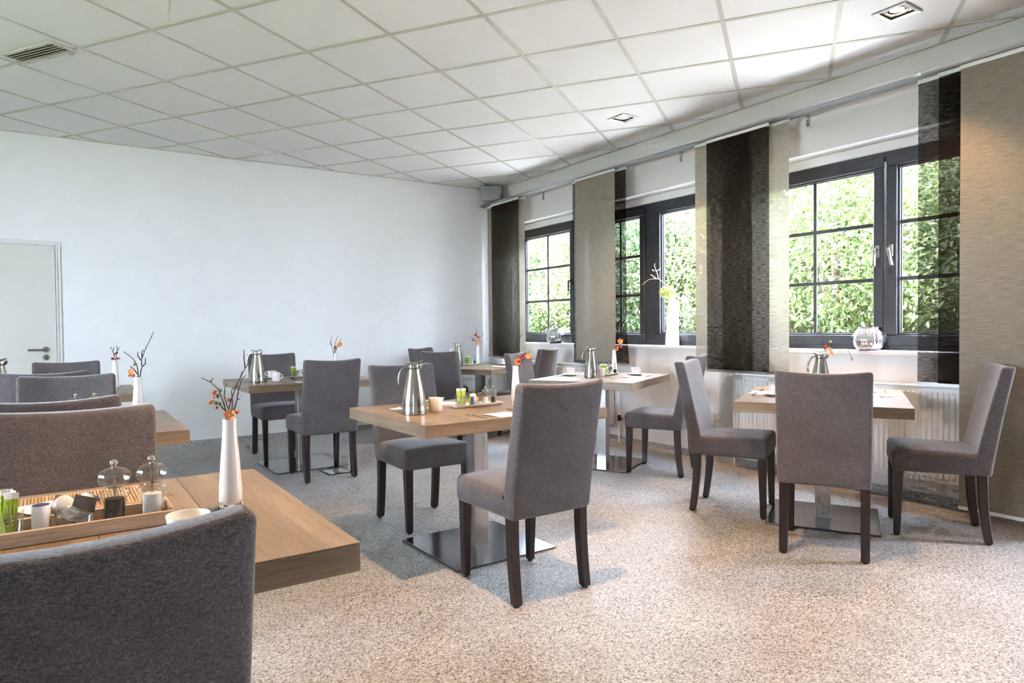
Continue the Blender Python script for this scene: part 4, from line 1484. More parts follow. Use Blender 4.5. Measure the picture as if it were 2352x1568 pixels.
def paper_sheet(w, d, seed, curl=0.004):
    rg = random.Random(seed)
    vs, fs = [], []
    n = 6
    ph = rg.uniform(0, 6)
    for l in (0, 1):
        for j in range(n + 1):
            for i in range(n + 1):
                x, y = -w / 2 + w * i / n, -d / 2 + d * j / n
                e = (abs(i / n - 0.5) * 2) ** 4
                vs.append((x, y, 0.0006 + l * 0.0005 + curl * e * (0.5 + 0.5 * math.sin(ph + 4 * j / n))))
    m_ = (n + 1) ** 2
    for j in range(n):
        for i in range(n):
            a = j * (n + 1) + i
            fs.append((a, a + n + 1, a + n + 2, a + 1))
            fs.append((m_ + a, m_ + a + 1, m_ + a + n + 2, m_ + a + n + 1))
    rim = [i for i in range(n + 1)] + [j * (n + 1) + n for j in range(1, n + 1)] + [n * (n + 1) + i for i in range(n - 1, -1, -1)] + [j * (n + 1) for j in range(n - 1, 0, -1)]
    for a, b in zip(rim, rim[1:] + rim[:1]):
        fs.append((a, b, m_ + b, m_ + a))
    return MB().add(vs, fs).mesh('paper_napkin', M['paper'], True, 60)


TH, VA, CU_, SA, JU, TR = thermos_proto(), vase_proto(), cup_proto(), saucer_proto(), jug_proto(), plate_tray_proto()
TUM, POT = tumbler_proto(0.034, 0.058), tumbler_proto(0.038, 0.052)
PEP1, SAL1, PEP, SAL = mill_proto('pepper'), mill_proto('salt'), mill_proto('pepper', 0.71), mill_proto('salt', 0.71)
POD, FO, KN, SP = pod_proto(), fork_proto(), knife_proto(), spoon_proto()
STK = [stick_proto(k) for k in range(3)]
CYL = [('tube', MB().lathe([(0, 0), (0.0165, 0), (0.017, 0.001), (0.017, 0.061), (0.0165, 0.062), (0, 0.062)], 28).mesh('tube', M['podplastic'], True, 40), None),
       ('printed_lid', MB().lathe([(0, 0.062), (0.0160, 0.062), (0.0158, 0.0628), (0, 0.063)], 28).mesh('printed_lid', M['navy'], True, 40), None)]
LEFT = math.atan2(r0.y, r0.x)            # handles on the -x side then point left in the picture

GR = dict(th='steel thermos flasks', va='white bud vases', cu='white coffee cups', sa='white saucers', ju='white cream jugs', tr='white porcelain trays',
          st='green sugar sticks', po='coffee cream pods', mi='salt and pepper mills', gl='small condiment glasses', fo='forks', kn='table knives', sp='small spoons', na='white paper napkins', tw='quince twigs')
WH = dict(T1='on the front left table', T2='on the centre table', T3='on the hidden table of the left row', T4='on the far table of the left row', T5='on the table by the white wall',
          T6='on the far corner table', T7='on the middle window table', T8='on the right window table')


def sticks(loc, n, where, seed, r=0.021, sc=1.0, order=None):
    rg = random.Random(seed)
    for k in range(n):
        a = 2 * math.pi * k / n + rg.uniform(-.2, .2)
        rr = r * (0.55 + 0.45 * rg.random()) * (1 if k else 0.2)
        t = place('sugar_stick', STK[k % 3], (loc[0] + rr * math.cos(a) * 0.55, loc[1] + rr * math.sin(a) * 0.55, loc[2] + 0.008 + rg.uniform(0, 0.004)), 0,
                  'lime green sugar stick with white tip ' + where, 'sugar stick', GR['st'] + ' ' + where)
        lean = rg.uniform(0.06, 0.17)
        t.rotation_euler = (-math.sin(a) * lean, math.cos(a) * lean, LEFT + rg.uniform(-0.7, 0.7))
        t.scale = (sc, sc, sc)


def pods(loc, where, sc=1.0):
    x, y, z = loc
    for k, (dx, dy, dz, rx, ry) in enumerate(((0.006, 0.004, 0.009, 0.12, 0.05), (0.0, -0.004, 0.031, 0.5, 0.5), (-0.016, 0.0, 0.045, 0.5, -0.85), (0.022, 0.004, 0.046, 0.55, 0.95))):
        t = place('cream_pod', POD, (x + dx * sc, y + dy * sc, z + dz * sc), 0, 'small white coffee cream pod heaped in the glass ' + where, 'cream pod', GR['po'] + ' ' + where)
        t.rotation_euler = (rx + (math.pi if k else 0), ry, LEFT + 0.8 * k)
        if k:
            t.location.z += 0.012 * sc
        t.scale = (sc, sc, sc)


def twig(name, vase_loc, lines, blossoms, where, label, depth=None, rad=0.0012, green=(), pale=False, jitter=0.02, seed=1):
    """branches given by where they appear around the vase mouth, each with its own depth"""
    rg = random.Random(seed)
    mouth = Vector(vase_loc)
    dep = (mouth - Vector((0, 0, HC))).dot(fw) if depth is None else depth
    root = link(name, None, None, tuple(mouth))
    tag(root, label, 'twig' if not pale else 'branch', GR['tw'])
    mb = MB()
    def at(p, k):
        off = (rg.random() - 0.5) * jitter * k
        return along(p[0], p[1], dep + off) - mouth
    for ln in lines:
        pts = [at(p, min(1.0, i * 0.5)) for i, p in enumerate(ln)]
        # a knobbly run through the points
        fine = []
        for a, b in zip(pts[:-1], pts[1:]):
            for t in (0, 0.5):
                fine.append(a.lerp(b, t) + Vector((rg.uniform(-1, 1), rg.uniform(-1, 1), rg.uniform(-1, 1))) * rad * 0.6)
        fine.append(pts[-1])
        n_ = len(fine)
        mb.tube(fine, [rad * (1.15 - 0.65 * i / n_) * (1.25 if i % 2 else 1) for i in range(n_)], 6)
        for q in fine[2::3]:
            d = Vector((rg.uniform(-1, 1), rg.uniform(-1, 1), rg.uniform(0, 1))).normalized()
            mb.tube([q, q + d * rad * 3], [rad * 0.9, rad * 0.5], 5)
    link('stem', mb.mesh('stem', M['pale_twig' if pale else 'twig'], True), root)
    s_ = dep / FPX
    for (px, py, size, kind) in blossoms:
        c = along(px, py, dep - 0.006) - mouth
        r = size * s_
        if kind == 'open':
            b = MB()
            face = (-fw * 0.93 + Vector((0, 0, 0.25))).normalized()
            ex = face.orthogonal().normalized()
            ey = face.cross(ex)
            for k in range(5):
                a = 2 * math.pi * k / 5 + 0.3
                d = ex * math.cos(a) + ey * math.sin(a)
                e = face.cross(d)
                vs, fs = [], []
                for i in range(5):
                    t = i / 4
                    w = 0.62 * math.sin(math.pi * (0.12 + 0.80 * t)) * r
                    for q in (-1, -0.4, 0.4, 1):
                        vs.append(c + d * r * 1.0 * t + e * w * q + face * r * (0.30 * t * t + 0.10 * abs(q)))
                for i in range(4):
                    for q in range(3):
                        fs.append((i * 4 + q, i * 4 + q + 1, i * 4 + q + 5, i * 4 + q + 4))
                b.add(vs, fs)
            bo = link('blossom', b.mesh('blossom', M['petal'], True), root)
            st = MB()
            for k in range(9):
                a = 2 * math.pi * k / 9
                tip = c + face * r * 0.42 + (ex * math.cos(a) + ey * math.sin(a)) * r * 0.2
                st.tube([c, tip], [r * 0.035, r * 0.06], 5)
            link('stamens', st.mesh('stamens', M['stamen'], True), bo)
        elif kind == 'green':
            b = MB()
            pr_ = [(0, -1), (0.55, -0.75), (0.9, -0.1), (0.75, 0.5), (0.4, 0.85), (0, 0.9)]
            rr = r * 0.8
            o_ = MB().lathe([(p * rr, z * rr * 1.15) for p, z in pr_], 10, sq=lambda a, i: 1 + 0.16 * math.cos(3 * a + i))
            o_.xform(Matrix.Translation(c) @ Matrix.Rotation(rg.uniform(-0.9, 0.9), 4, 'X') @ Matrix.Rotation(rg.uniform(-0.9, 0.9), 4, 'Y'))
            link('bud', o_.mesh('bud', M['bud'], True, 60), root)
        else:
            for k0 in range(2 if kind == 'cluster' else 1):
                cc = c + Vector((rg.uniform(-1, 1), rg.uniform(-1, 1), rg.uniform(-1, 1))) * r * 0.7 * (kind == 'cluster')
                axis = Vector((rg.uniform(-1, 1), rg.uniform(-1, 1), rg.uniform(-0.5, 0.6))) - fw * 0.5
                axis.normalize()
                ex = axis.orthogonal().normalized()
                ey = axis.cross(ex)
                b = MB()
                rr = r * (0.8 if kind == 'cluster' else 1.0)
                for k in range(5):
                    a = 2 * math.pi * k / 5
                    d = ex * math.cos(a) + ey * math.sin(a)
                    e = axis.cross(d)
                    vs, fs = [], []
                    for i in range(5):
                        t = i / 4
                        out_ = 0.62 * math.sin(math.pi * 0.62 * t) * rr
                        w = 0.45 * math.sin(math.pi * (0.10 + 0.78 * t)) * rr
                        for q in (-1, 0, 1):
                            vs.append(cc + d * (out_ - abs(q) * 0.12 * rr * t) + e * w * q + axis * rr * (1.5 * t - 0.75))
                    for i in range(4):
                        for q in range(2):
                            fs.append((i * 3 + q, i * 3 + q + 1, i * 3 + q + 4, i * 3 + q + 3))
                    b.add(vs, fs)
                bo = link('blossom', b.mesh('blossom', M['petal' if kind == 'orange' else 'petal_red'], True, 60), root)
                cal = MB().lathe([(0, -0.95 * rr), (0.28 * rr, -0.8 * rr), (0.34 * rr, -0.55 * rr), (0, -0.4 * rr)], 8)
                q_ = axis.to_track_quat('Z', 'Y').to_matrix().to_4x4()
                cal.xform(Matrix.Translation(cc) @ q_)
                link('calyx', cal.mesh('calyx', M['bud'], True), bo)
    return root


def put(key, proto, name, loc, rz, label, cat):
    return place(name, proto, loc, rz, label, cat, GR[key])


# --- front left table
tz = ZT
tray = link('serving_tray', None, None, (-0.13, 1.715, tz), R(0.6))
tag(tray, 'long narrow pale oak tray on the front left table', 'tray')
hx = 0.325
link('tray_floor', MB().span((-hx + 0.01, -0.052, 0.0), (hx - 0.01, 0.052, 0.005)).mesh('tray_floor', M['oak_x'], False), tray)
link('tray_rail', MB().span((-hx, -0.062, 0.0), (hx, -0.052, 0.030)).mesh('tray_rail', M['pale_x'], True, 30, 0.0015), tray)
link('tray_rail', MB().span((-hx, 0.052, 0.0), (hx, 0.062, 0.030)).mesh('tray_rail', M['pale_x'], True, 30, 0.0015), tray)
for sx in (-1, 1):
    link('tray_end', MB().rbox((0.012, 0.108, 0.038), 0.005, 2, c=(sx * (hx - 0.004), 0, 0.019)).mesh('tray_end', M['pale_y'], True, 40), tray)
bb = link('bamboo_board', None, None, (-0.135, 1.885, tz), R(0.6))
tag(bb, 'ribbed bamboo board behind the condiments on the front left table', 'board')
link('board_frame', MB().span((-0.29, -0.100, 0), (0.29, -0.090, 0.030)).span((-0.29, 0.090, 0), (0.29, 0.100, 0.030)).span((-0.29, -0.09, 0), (-0.28, 0.09, 0.030)).span((0.28, -0.09, 0), (0.29, 0.09, 0.030)).mesh('board_frame', M['pale_x'], True, 30, 0.001), bb)
rod = MB().tube([(0, -0.091, 0.027), (0, 0.091, 0.027)], 0.0034, 8).mesh('bamboo_rod', M['bamboo'], True)
for k in range(80):
    link('bamboo_rod', rod, bb, (-0.2765 + 0.0070 * k, 0, 0))
link('rod_support', MB().span((-0.28, -0.09, 0.0), (0.28, 0.09, 0.024)).mesh('rod_support', M['pale_x'], False), bb)
T1 = WH['T1']
zt1 = tz + 0.005
put('mi', PEP1, 'pepper_mill', (0.086, 1.715, zt1), 0, 'clear acrylic pepper mill with black peppercorns in the wooden tray', 'pepper mill')
put('mi', SAL1, 'salt_mill', (0.160, 1.72, zt1), 0, 'clear acrylic salt mill with white salt in the wooden tray', 'salt mill')
put('gl', POT, 'condiment_glass', (0.012, 1.712, zt1), 0, 'low clear glass holding cream pods in the wooden tray', 'glass')
pods((0.012, 1.712, zt1), 'in the wooden tray', 1.12)
put('gl', CYL, 'paper_tube_box', (-0.047, 1.712, zt1), 0, 'white cardboard tube with a navy printed lid in the wooden tray', 'tube')
put('gl', TUM, 'condiment_glass', (-0.108, 1.712, zt1), 0, 'clear tumbler full of green sugar sticks in the wooden tray', 'glass')
sticks((-0.108, 1.712, zt1), 10, 'in the wooden tray', 3, 0.034)
nk = link('paper_napkin', paper_sheet(0.15, 0.10, 4, 0.014), None, (-0.045, 1.85, tz + 0.031), R(24))
tag(nk, 'white pointed napkin on the ribbed bamboo board', 'napkin', GR['na'])
pk = link('printed_packet', MB().rbox((0.06, 0.04, 0.008), 0.002, 1, c=(0, 0, 0.004)).mesh('printed_packet', M['navy'], True), None, (0.03, 1.86, tz + 0.031), R(20))
tag(pk, 'dark printed packet on the ribbed bamboo board', 'packet')
put('cu', CU_, 'coffee_cup', (0.20, 1.475, tz), LEFT + math.pi + 0.3, 'white coffee cup just above the foreground chair back on the front left table', 'cup')
put('va', VA, 'bud_vase', (0.330, 1.735, tz), 0, 'tall white bud vase on the front left table', 'vase')
mo = (0.330, 1.735, tz + 0.205)
twig('quince_twig', mo, [[(527, 972), (518.6, 942.8), (508.8, 910.5), (500.3, 892), (486, 879), (468, 870.5), (463, 868)], [(500.3, 892), (507, 898)], [(482, 877), (488, 870)], [(519, 944), (504.5, 930), (496, 926)]],
     [(493, 900.7, 7.5, 'red'), (485, 923, 7.5, 'orange'), (496, 935, 6, 'red'), (489, 911, 6, 'orange'), (500, 909, 6, 'green'), (496, 924.5, 6, 'green'), (504.5, 926, 5, 'green'), (507, 896.5, 5, 'green')], T1,
     'arching quince twig with coral buds leaning left from the foreground vase', seed=2)
twig('quince_twig', mo, [[(530, 972), (525.6, 935.7), (538, 899), (550.8, 869.8), (562, 847.3), (570.5, 834.7)], [(562.8, 845.5), (560, 825), (560.4, 803)], [(531, 972), (533.5, 922), (531.5, 898), (541, 885)], [(551, 869), (555.5, 857)]],
     [(527, 919, 6, 'red'), (532, 938.5, 5, 'green')], T1, 'tallest bare forked twig in the foreground vase', seed=3)
twig('quince_twig', mo, [[(533, 972), (537.5, 942.8), (543.8, 917.5), (548.7, 890.8), (556.5, 868.4), (563.5, 861.4)], [(543.8, 917.5), (550, 916)], [(548.7, 890.8), (542, 884)]],
     [(545, 945, 7, 'red')], T1, 'thin bare twig leaning right in the foreground vase', seed=4)
twig('quince_twig', mo, [[(529, 972), (522.8, 933), (515, 909), (516.5, 892), (520, 883.8)]], [(529.8, 953, 14, 'open')], T1, 'short twig with a wide open orange blossom at the mouth of the foreground vase', seed=5)

# --- centre table
T2 = WH['T2']
put('th', TH, 'thermos_flask', (1.452, 3.07, tz), LEFT, 'large steel thermos flask at the left end of the centre table', 'thermos')
put('ju', JU, 'cream_jug', (1.578, 3.085, tz), LEFT + 0.15, 'white cream jug beside the thermos on the centre table', 'jug')
put('tr', TR, 'porcelain_tray', (1.872, 3.165, tz), R(1.5), 'long white porcelain tray with condiments on the centre table', 'tray')
zt2 = tz + 0.006
put('gl', TUM, 'condiment_glass', (1.772, 3.165, zt2), 0, 'tumbler of green sugar sticks on the centre table', 'glass')
sticks((1.772, 3.165, zt2), 9, 'on the centre table', 8, 0.034)
for (x, y, col, lab) in ((1.8225, 3.15, 'green', 'small pale green packet leaning by the sugar sticks on the centre table'), (1.833, 3.147, 'blue', 'small blue packet leaning beside the green one on the centre table')):
    t = link('sachet', MB().rbox((0.022, 0.0035, 0.048), 0.0012, 1, c=(0, 0, 0.024)).mesh('sachet', M[col], True), None, (x, y, zt2 + 0.001), LEFT + 0.9)
    tag(t, lab, 'packet', 'small packets')
put('gl', POT, 'condiment_glass', (1.872, 3.165, zt2), 0, 'low glass of cream pods on the centre table', 'glass')
pods((1.872, 3.165, zt2), 'on the centre table', 1.0)
put('mi', SAL, 'salt_mill', (1.928, 3.168, zt2), 0, 'small clear salt mill on the centre table', 'salt mill')
put('mi', PEP, 'pepper_mill', (1.982, 3.17, zt2), 0, 'small clear pepper mill on the centre table', 'pepper mill')
put('va', VA, 'bud_vase', (2.115, 3.145, tz), 0, 'white bud vase beside the pepper mill on the centre table', 'vase')
put('sa', SA, 'saucer', (2.075, 2.95, tz), R(20), 'white saucer beside the centre chair back on the centre table', 'saucer')
put('cu', CU_, 'coffee_cup', (2.075, 2.95, tz + 0.006), LEFT, 'white cup half hidden by the centre chair back', 'cup')
put('fo', FO, 'fork', (1.652, 2.79, tz), R(5), 'small fork with the tines pointing away on the centre table', 'fork')
put('kn', KN, 'table_knife', (1.99, 2.87, tz), R(60), 'knife beside the saucer on the centre table', 'knife')
for (x, y, w, d, a, lab) in ((1.785, 2.775, 0.15, 0.15, 8, 'white paper napkin at the near edge of the centre table'), (1.80, 3.40, 0.14, 0.14, 0, 'white napkin behind the cream jug on the centre table'),
                             (1.47, 3.33, 0.07, 0.05, 10, 'small white paper slip left of the thermos on the centre table')):
    t = link('paper_napkin', paper_sheet(w, d, int(x * 100)), None, (x, y, tz), R(a))
    tag(t, lab, 'napkin', GR['na'])
put('fo', FO, 'fork', (1.56, 3.36, tz), R(185), 'fork behind the thermos on the centre table', 'fork')
mo = (2.115, 3.145, tz + 0.205)
twig('quince_twig', mo, [[(1190, 842), (1188, 828), (1186.5, 805), (1194, 776), (1191, 756)], [(1194, 776), (1197, 768)]], [(1189, 831, 8, 'open')], T2, 'tall thin bare twig with one coral blossom in the centre vase', seed=6)
twig('quince_twig', mo, [[(1192, 842), (1196, 833.7), (1203.7, 816.5), (1209.4, 807), (1215, 803)], [(1203.7, 816.5), (1206, 797)], [(1198, 828), (1212, 820)]],
     [(1195, 820, 7, 'cluster'), (1213, 818, 7, 'open'), (1218, 823, 5, 'red'), (1192, 827, 6, 'cluster')], T2, 'short twig with red quince blossoms in the centre vase', seed=7)

# --- hidden tables of the left row
put('va', VA, 'bud_vase', (0.285, 3.60, tz), 0, 'white bud vase right of the broad chair backs in the left row', 'vase')
mo = (0.285, 3.60, tz + 0.205)
twig('quince_twig', mo, [[(320, 868), (322, 861.4), (326, 842), (325, 826.7), (331.7, 807), (340, 790), (353.4, 760.6)], [(326, 842), (334, 835), (334, 821)], [(325, 828), (316.6, 816), (316.6, 808)], [(326, 822), (326, 809), (329.6, 802)]], [], WH['T3'],
     'long bare branching twig in the second vase of the left row', seed=8, rad=0.0022)
twig('quince_twig', mo, [[(316, 868), (317.6, 859), (314.4, 837.6), (305.7, 823.5), (285, 808)], [(317, 860), (305, 845), (299, 840)]], [(302.5, 853, 7, 'open'), (299, 862, 5, 'orange'), (307, 862, 5, 'red'), (310, 836.5, 5, 'green')], WH['T3'],
     'arching twig with an orange blossom in the second vase of the left row', seed=9, rad=0.002)
put('mi', SAL1, 'salt_mill', (0.04, 3.72, tz), 0, 'mill whose knob shows above a chair back at the left', 'salt mill')
put('mi', PEP1, 'pepper_mill', (0.115, 3.715, tz), 0, 'mill whose knob shows above a chair back, nearer the vase', 'pepper mill')
put('va', VA, 'bud_vase', (0.312, 5.80, tz), 0, 'white bud vase on the far table of the left row', 'vase')
mo = (0.312, 5.80, tz + 0.205)
twig('quince_twig', mo, [[(263, 832), (262, 815), (258, 803), (252.6, 796)], [(264, 830), (270, 806), (275, 796)], [(270, 806), (268, 794)], [(260, 806), (262, 797)]], [(267.8, 811.6, 5, 'cluster'), (258, 823.5, 5, 'red'), (269, 823.5, 5, 'cluster')], WH['T4'],
     'short forked twig with red blossoms in the far vase of the left row', seed=10, rad=0.002)
put('th', TH, 'thermos_flask', (-0.335, 5.20, tz), LEFT, 'steel thermos flask cut off at the left edge', 'thermos')

# --- table by the white wall
T5 = WH['T5']
put('th', TH, 'thermos_flask', (1.318, 5.77, tz), LEFT, 'steel thermos flask on the table by the white wall', 'thermos')
put('ju', JU, 'cream_jug', (1.468, 5.77, tz), LEFT + 3.0, 'white cream jug on the table by the white wall', 'jug')
put('sa', SA, 'saucer', (1.52, 6.10, tz), R(10), 'white saucer behind the cream jug by the white wall', 'saucer')
put('cu', CU_, 'coffee_cup', (1.52, 6.10, tz + 0.006), LEFT, 'white coffee cup behind the cream jug on the table by the white wall', 'cup')
put('tr', TR, 'porcelain_tray', (1.80, 6.02, tz), R(1.5), 'white porcelain tray on the table by the white wall', 'tray')
zt5 = tz + 0.006
put('gl', TUM, 'condiment_glass', (1.685, 6.02, zt5), 0, 'tumbler of green sugar sticks on the table by the white wall', 'glass')
sticks((1.685, 6.02, zt5), 8, 'on the table by the white wall', 12, 0.034)
put('gl', CYL, 'paper_tube_box', (1.735, 6.02, zt5), 0, 'small white tube beside the sugar sticks by the white wall', 'tube')
put('gl', POT, 'condiment_glass', (1.795, 6.02, zt5), 0, 'low glass of cream pods on the table by the white wall', 'glass')
pods((1.795, 6.02, zt5), 'by the white wall', 1.05)
put('mi', SAL, 'salt_mill', (1.865, 6.02, zt5), 0, 'clear mill half hidden by the chair back at the table by the white wall', 'salt mill')
put('va', VA, 'bud_vase', (2.075, 6.05, tz), 0, 'white bud vase showing above the chair back by the white wall', 'vase')
mo = (2.075, 6.05, tz + 0.205)
twig('quince_twig', mo, [[(766, 816), (764, 800), (760, 788), (761.7, 770)], [(762, 795), (756.8, 783)], [(767, 815), (769, 790), (776, 771)], [(766, 815), (776, 794), (784.7, 775)]], [(767.7, 799.4, 5.5, 'cluster'), (780.6, 791.4, 6, 'open')], T5,
     'thin forked twigs with two coral blossoms in the vase by the white wall', seed=11, rad=0.002)
t = link('paper_napkin', paper_sheet(0.14, 0.12, 77), None, (1.62, 5.52, tz), R(5))
tag(t, 'white paper napkin on the table by the white wall', 'napkin', GR['na'])
put('fo', FO, 'fork', (1.50, 5.55, tz), R(0), 'fork on the table by the white wall', 'fork')

# --- far corner table
T6 = WH['T6']
put('th', TH, 'thermos_flask', on('T6', -0.23, -0.15), LEFT, 'thermos flask whose top shows above the chair back in the far corner', 'thermos')
p = on('T6', 0.40, -0.26)
put('va', VA, 'bud_vase', p, 0, 'white bud vase on the far corner table', 'vase')
twig('quince_twig', (p[0], p[1], tz + 0.205), [[(1095, 798), (1095, 782), (1093.7, 766), (1093.7, 752)], [(1095, 790), (1102, 776), (1113.8, 763)], [(1095, 785), (1086, 776), (1076.5, 774)]],
     [(1093.7, 767, 4.5, 'cluster'), (1100, 772, 4.5, 'cluster'), (1087, 777.5, 4.5, 'cluster'), (1100, 786, 5, 'open')], T6, 'spray of coral quince blossoms in the far corner vase', seed=12, rad=0.002)
put('tr', TR, 'porcelain_tray', on('T6', 0.16, -0.2), R(29), 'white porcelain tray on the far corner table', 'tray')
q = on('T6', 0.06, -0.2, 0.006)
put('gl', TUM, 'condiment_glass', q, 0, 'tumbler of green sugar sticks on the far corner table', 'glass')
sticks(q, 7, 'on the far corner table', 14, 0.034)
put('mi', SAL, 'salt_mill', on('T6', 0.14, -0.19, 0.006), 0, 'small salt mill on the far corner table', 'salt mill')
put('mi', PEP, 'pepper_mill', on('T6', 0.22, -0.2, 0.006), 0, 'small pepper mill on the far corner table', 'pepper mill')
put('sa', SA, 'saucer', on('T6', 0.26, 0.16), R(29), 'white saucer on the far corner table', 'saucer')
put('cu', CU_, 'coffee_cup', on('T6', 0.26, 0.16, 0.006), LEFT, 'white coffee cup on the far corner table', 'cup')
put('kn', KN, 'table_knife', on('T6', 0.18, 0.29), R(-60), 'knife on the far corner table', 'knife')
t = link('paper_napkin', paper_sheet(0.2, 0.14, 31), None, on('T6', 0.02, 0.27), R(-60))
tag(t, 'white paper napkin on the far corner table', 'napkin', GR['na'])

# --- middle window table
T7 = WH['T7']
put('th', TH, 'thermos_flask', on('T7', -0.12, -0.055), LEFT, 'steel thermos flask in front of the grey-beige panel', 'thermos')
put('ju', JU, 'cream_jug', on('T7', 0.00, -0.02), LEFT, 'white cream jug behind the thermos on the middle window table', 'jug')
put('sa', SA, 'saucer', on('T7', 0.02, -0.31), R(28), 'white saucer left of the thermos on the middle window table', 'saucer')
put('cu', CU_, 'coffee_cup', on('T7', 0.02, -0.31, 0.006), LEFT, 'white coffee cup left of the thermos on the middle window table', 'cup')
put('sa', SA, 'saucer', on('T7', 0.28, 0.20), R(28), 'white saucer at the right side of the middle window table', 'saucer')
put('cu', CU_, 'coffee_cup', on('T7', 0.28, 0.20, 0.006), LEFT + 2.2, 'white coffee cup at the right side of the middle window table', 'cup')
put('tr', TR, 'porcelain_tray', on('T7', 0.21, -0.02), R(28), 'white porcelain tray with condiments on the middle window table', 'tray')
q = on('T7', 0.11, -0.03, 0.006)
put('gl', TUM, 'condiment_glass', q, 0, 'tumbler of green sugar sticks on the middle window table', 'glass')
sticks(q, 8, 'on the middle window table', 16, 0.036)
q = on('T7', 0.19, -0.02, 0.006)
put('gl', POT, 'condiment_glass', q, 0, 'low glass of cream pods on the middle window table', 'glass')
pods(q, 'on the middle window table', 1.0)
put('mi', SAL, 'salt_mill', on('T7', 0.255, -0.035, 0.006), 0, 'small salt mill on the middle window table', 'salt mill')
put('mi', PEP, 'pepper_mill', on('T7', 0.285, 0.01, 0.006), 0, 'small pepper mill on the middle window table', 'pepper mill')
p = on('T7', 0.43, -0.05)
put('va', VA, 'bud_vase', p, 0, 'white bud vase in front of the dark panel edge on the middle window table', 'vase')
twig('quince_twig', (p[0], p[1], tz + 0.205), [[(1419, 806), (1421, 792), (1425, 783), (1423, 770)], [(1421, 800), (1428, 787), (1437, 775), (1446, 772)], [(1428, 787), (1437, 768), (1443, 762)], [(1420, 804), (1426, 797)]],
     [(1414.4, 795, 6, 'cluster'), (1424.5, 784, 6.5, 'open'), (1426.7, 796.6, 4.5, 'red'), (1416, 801, 5, 'open')], T7, 'quince twig with coral blossoms in front of the middle window', seed=13, rad=0.002)
put('kn', KN, 'table_knife', on('T7', 0.20, 0.34), R(-62), 'knife near the right edge of the middle window table', 'knife')
put('sp', SP, 'teaspoon', on('T7', 0.06, 0.30), R(120), 'spoon on a napkin at the right side of the middle window table', 'spoon')
put('kn', KN, 'table_knife', on('T7', -0.10, -0.36), R(118), 'knife at the left side of the middle window table', 'knife')
put('sp', SP, 'teaspoon', on('T7', 0.22, -0.32), R(-62), 'spoon behind the left cup on the middle window table', 'spoon')
for u_, v_, lab in ((0.06, 0.26, 'white napkin at the right side of the middle window table'), (0.16, -0.33, 'white napkin at the left side of the middle window table')):
    t = link('paper_napkin', paper_sheet(0.16, 0.16, int(100 + u_ * 100)), None, on('T7', u_, v_, -0.0004), R(28))
    tag(t, lab, 'napkin', GR['na'])

# --- right window table
T8 = WH['T8']
put('th', TH, 'thermos_flask', on('T8', -0.08, -0.01), LEFT, 'thermos flask showing above the chair back at the right window table', 'thermos')
p = on('T8', 0.44, -0.02)
put('va', VA, 'bud_vase', p, 0, 'white bud vase hidden behind the thermos on the right window table', 'vase')
twig('quince_twig', (p[0], p[1], tz + 0.205), [[(1901, 820), (1896, 804), (1890.5, 792.5), (1876.5, 770)], [(1892, 796), (1888.6, 770)], [(1902, 818), (1912, 803.7), (1925, 796), (1939, 794), (1949.4, 805.5), (1956, 820.5), (1960.6, 829)], [(1898, 806), (1906, 786)], [(1956, 820), (1956, 828)]],
     [(1893.3, 799, 5.5, 'cluster'), (1904.5, 803, 6, 'open'), (1906.4, 785, 4.5, 'green'), (1907, 784, 3.5, 'orange'), (1886, 810, 4, 'red'), (1908, 812, 5.5, 'open'), (1896, 797, 4, 'red')], T8, 'quince twigs with red buds and a drooping tip above the right thermos', seed=14, rad=0.0018)
put('sa', SA, 'saucer', on('T8', -0.13, -0.25), R(29), 'white saucer at the left side of the right window table', 'saucer')
put('cu', CU_, 'coffee_cup', on('T8', -0.13, -0.25, 0.006), LEFT + 0.9, 'white cup left of the chair back at the right window table', 'cup')
put('sa', SA, 'saucer', on('T8', 0.33, 0.22), R(29), 'white saucer at the right side of the right window table', 'saucer')
put('cu', CU_, 'coffee_cup', on('T8', 0.33, 0.22, 0.006), LEFT + 2.6, 'white cup right of the chair back at the right window table', 'cup')
for u_, v_, a, pr_, nm, lab, cat in ((0.31, 0.345, -60, KN, 'table_knife', 'knife lying right of the right cup at the right window table', 'knife'), (0.06, 0.31, 120, FO, 'fork', 'fork on the napkin at the right window table', 'fork'),
                                     (-0.10, -0.38, 120, KN, 'table_knife', 'knife lying left of the left cup at the right window table', 'knife'), (0.19, -0.37, 120, FO, 'fork', 'fork behind the left cup at the right window table', 'fork')):
    put('kn' if nm == 'table_knife' else 'fo', pr_, nm, on('T8', u_, v_), R(a), lab, cat)
for u_, v_, lab in ((0.10, 0.29, 'white napkin under the fork at the right window table'), (0.04, -0.34, 'white napkin beside the left cup at the right window table')):
    t = link('paper_napkin', paper_sheet(0.17, 0.17, int(200 + u_ * 100)), None, on('T8', u_, v_, -0.0004), R(29))
    tag(t, lab, 'napkin', GR['na'])

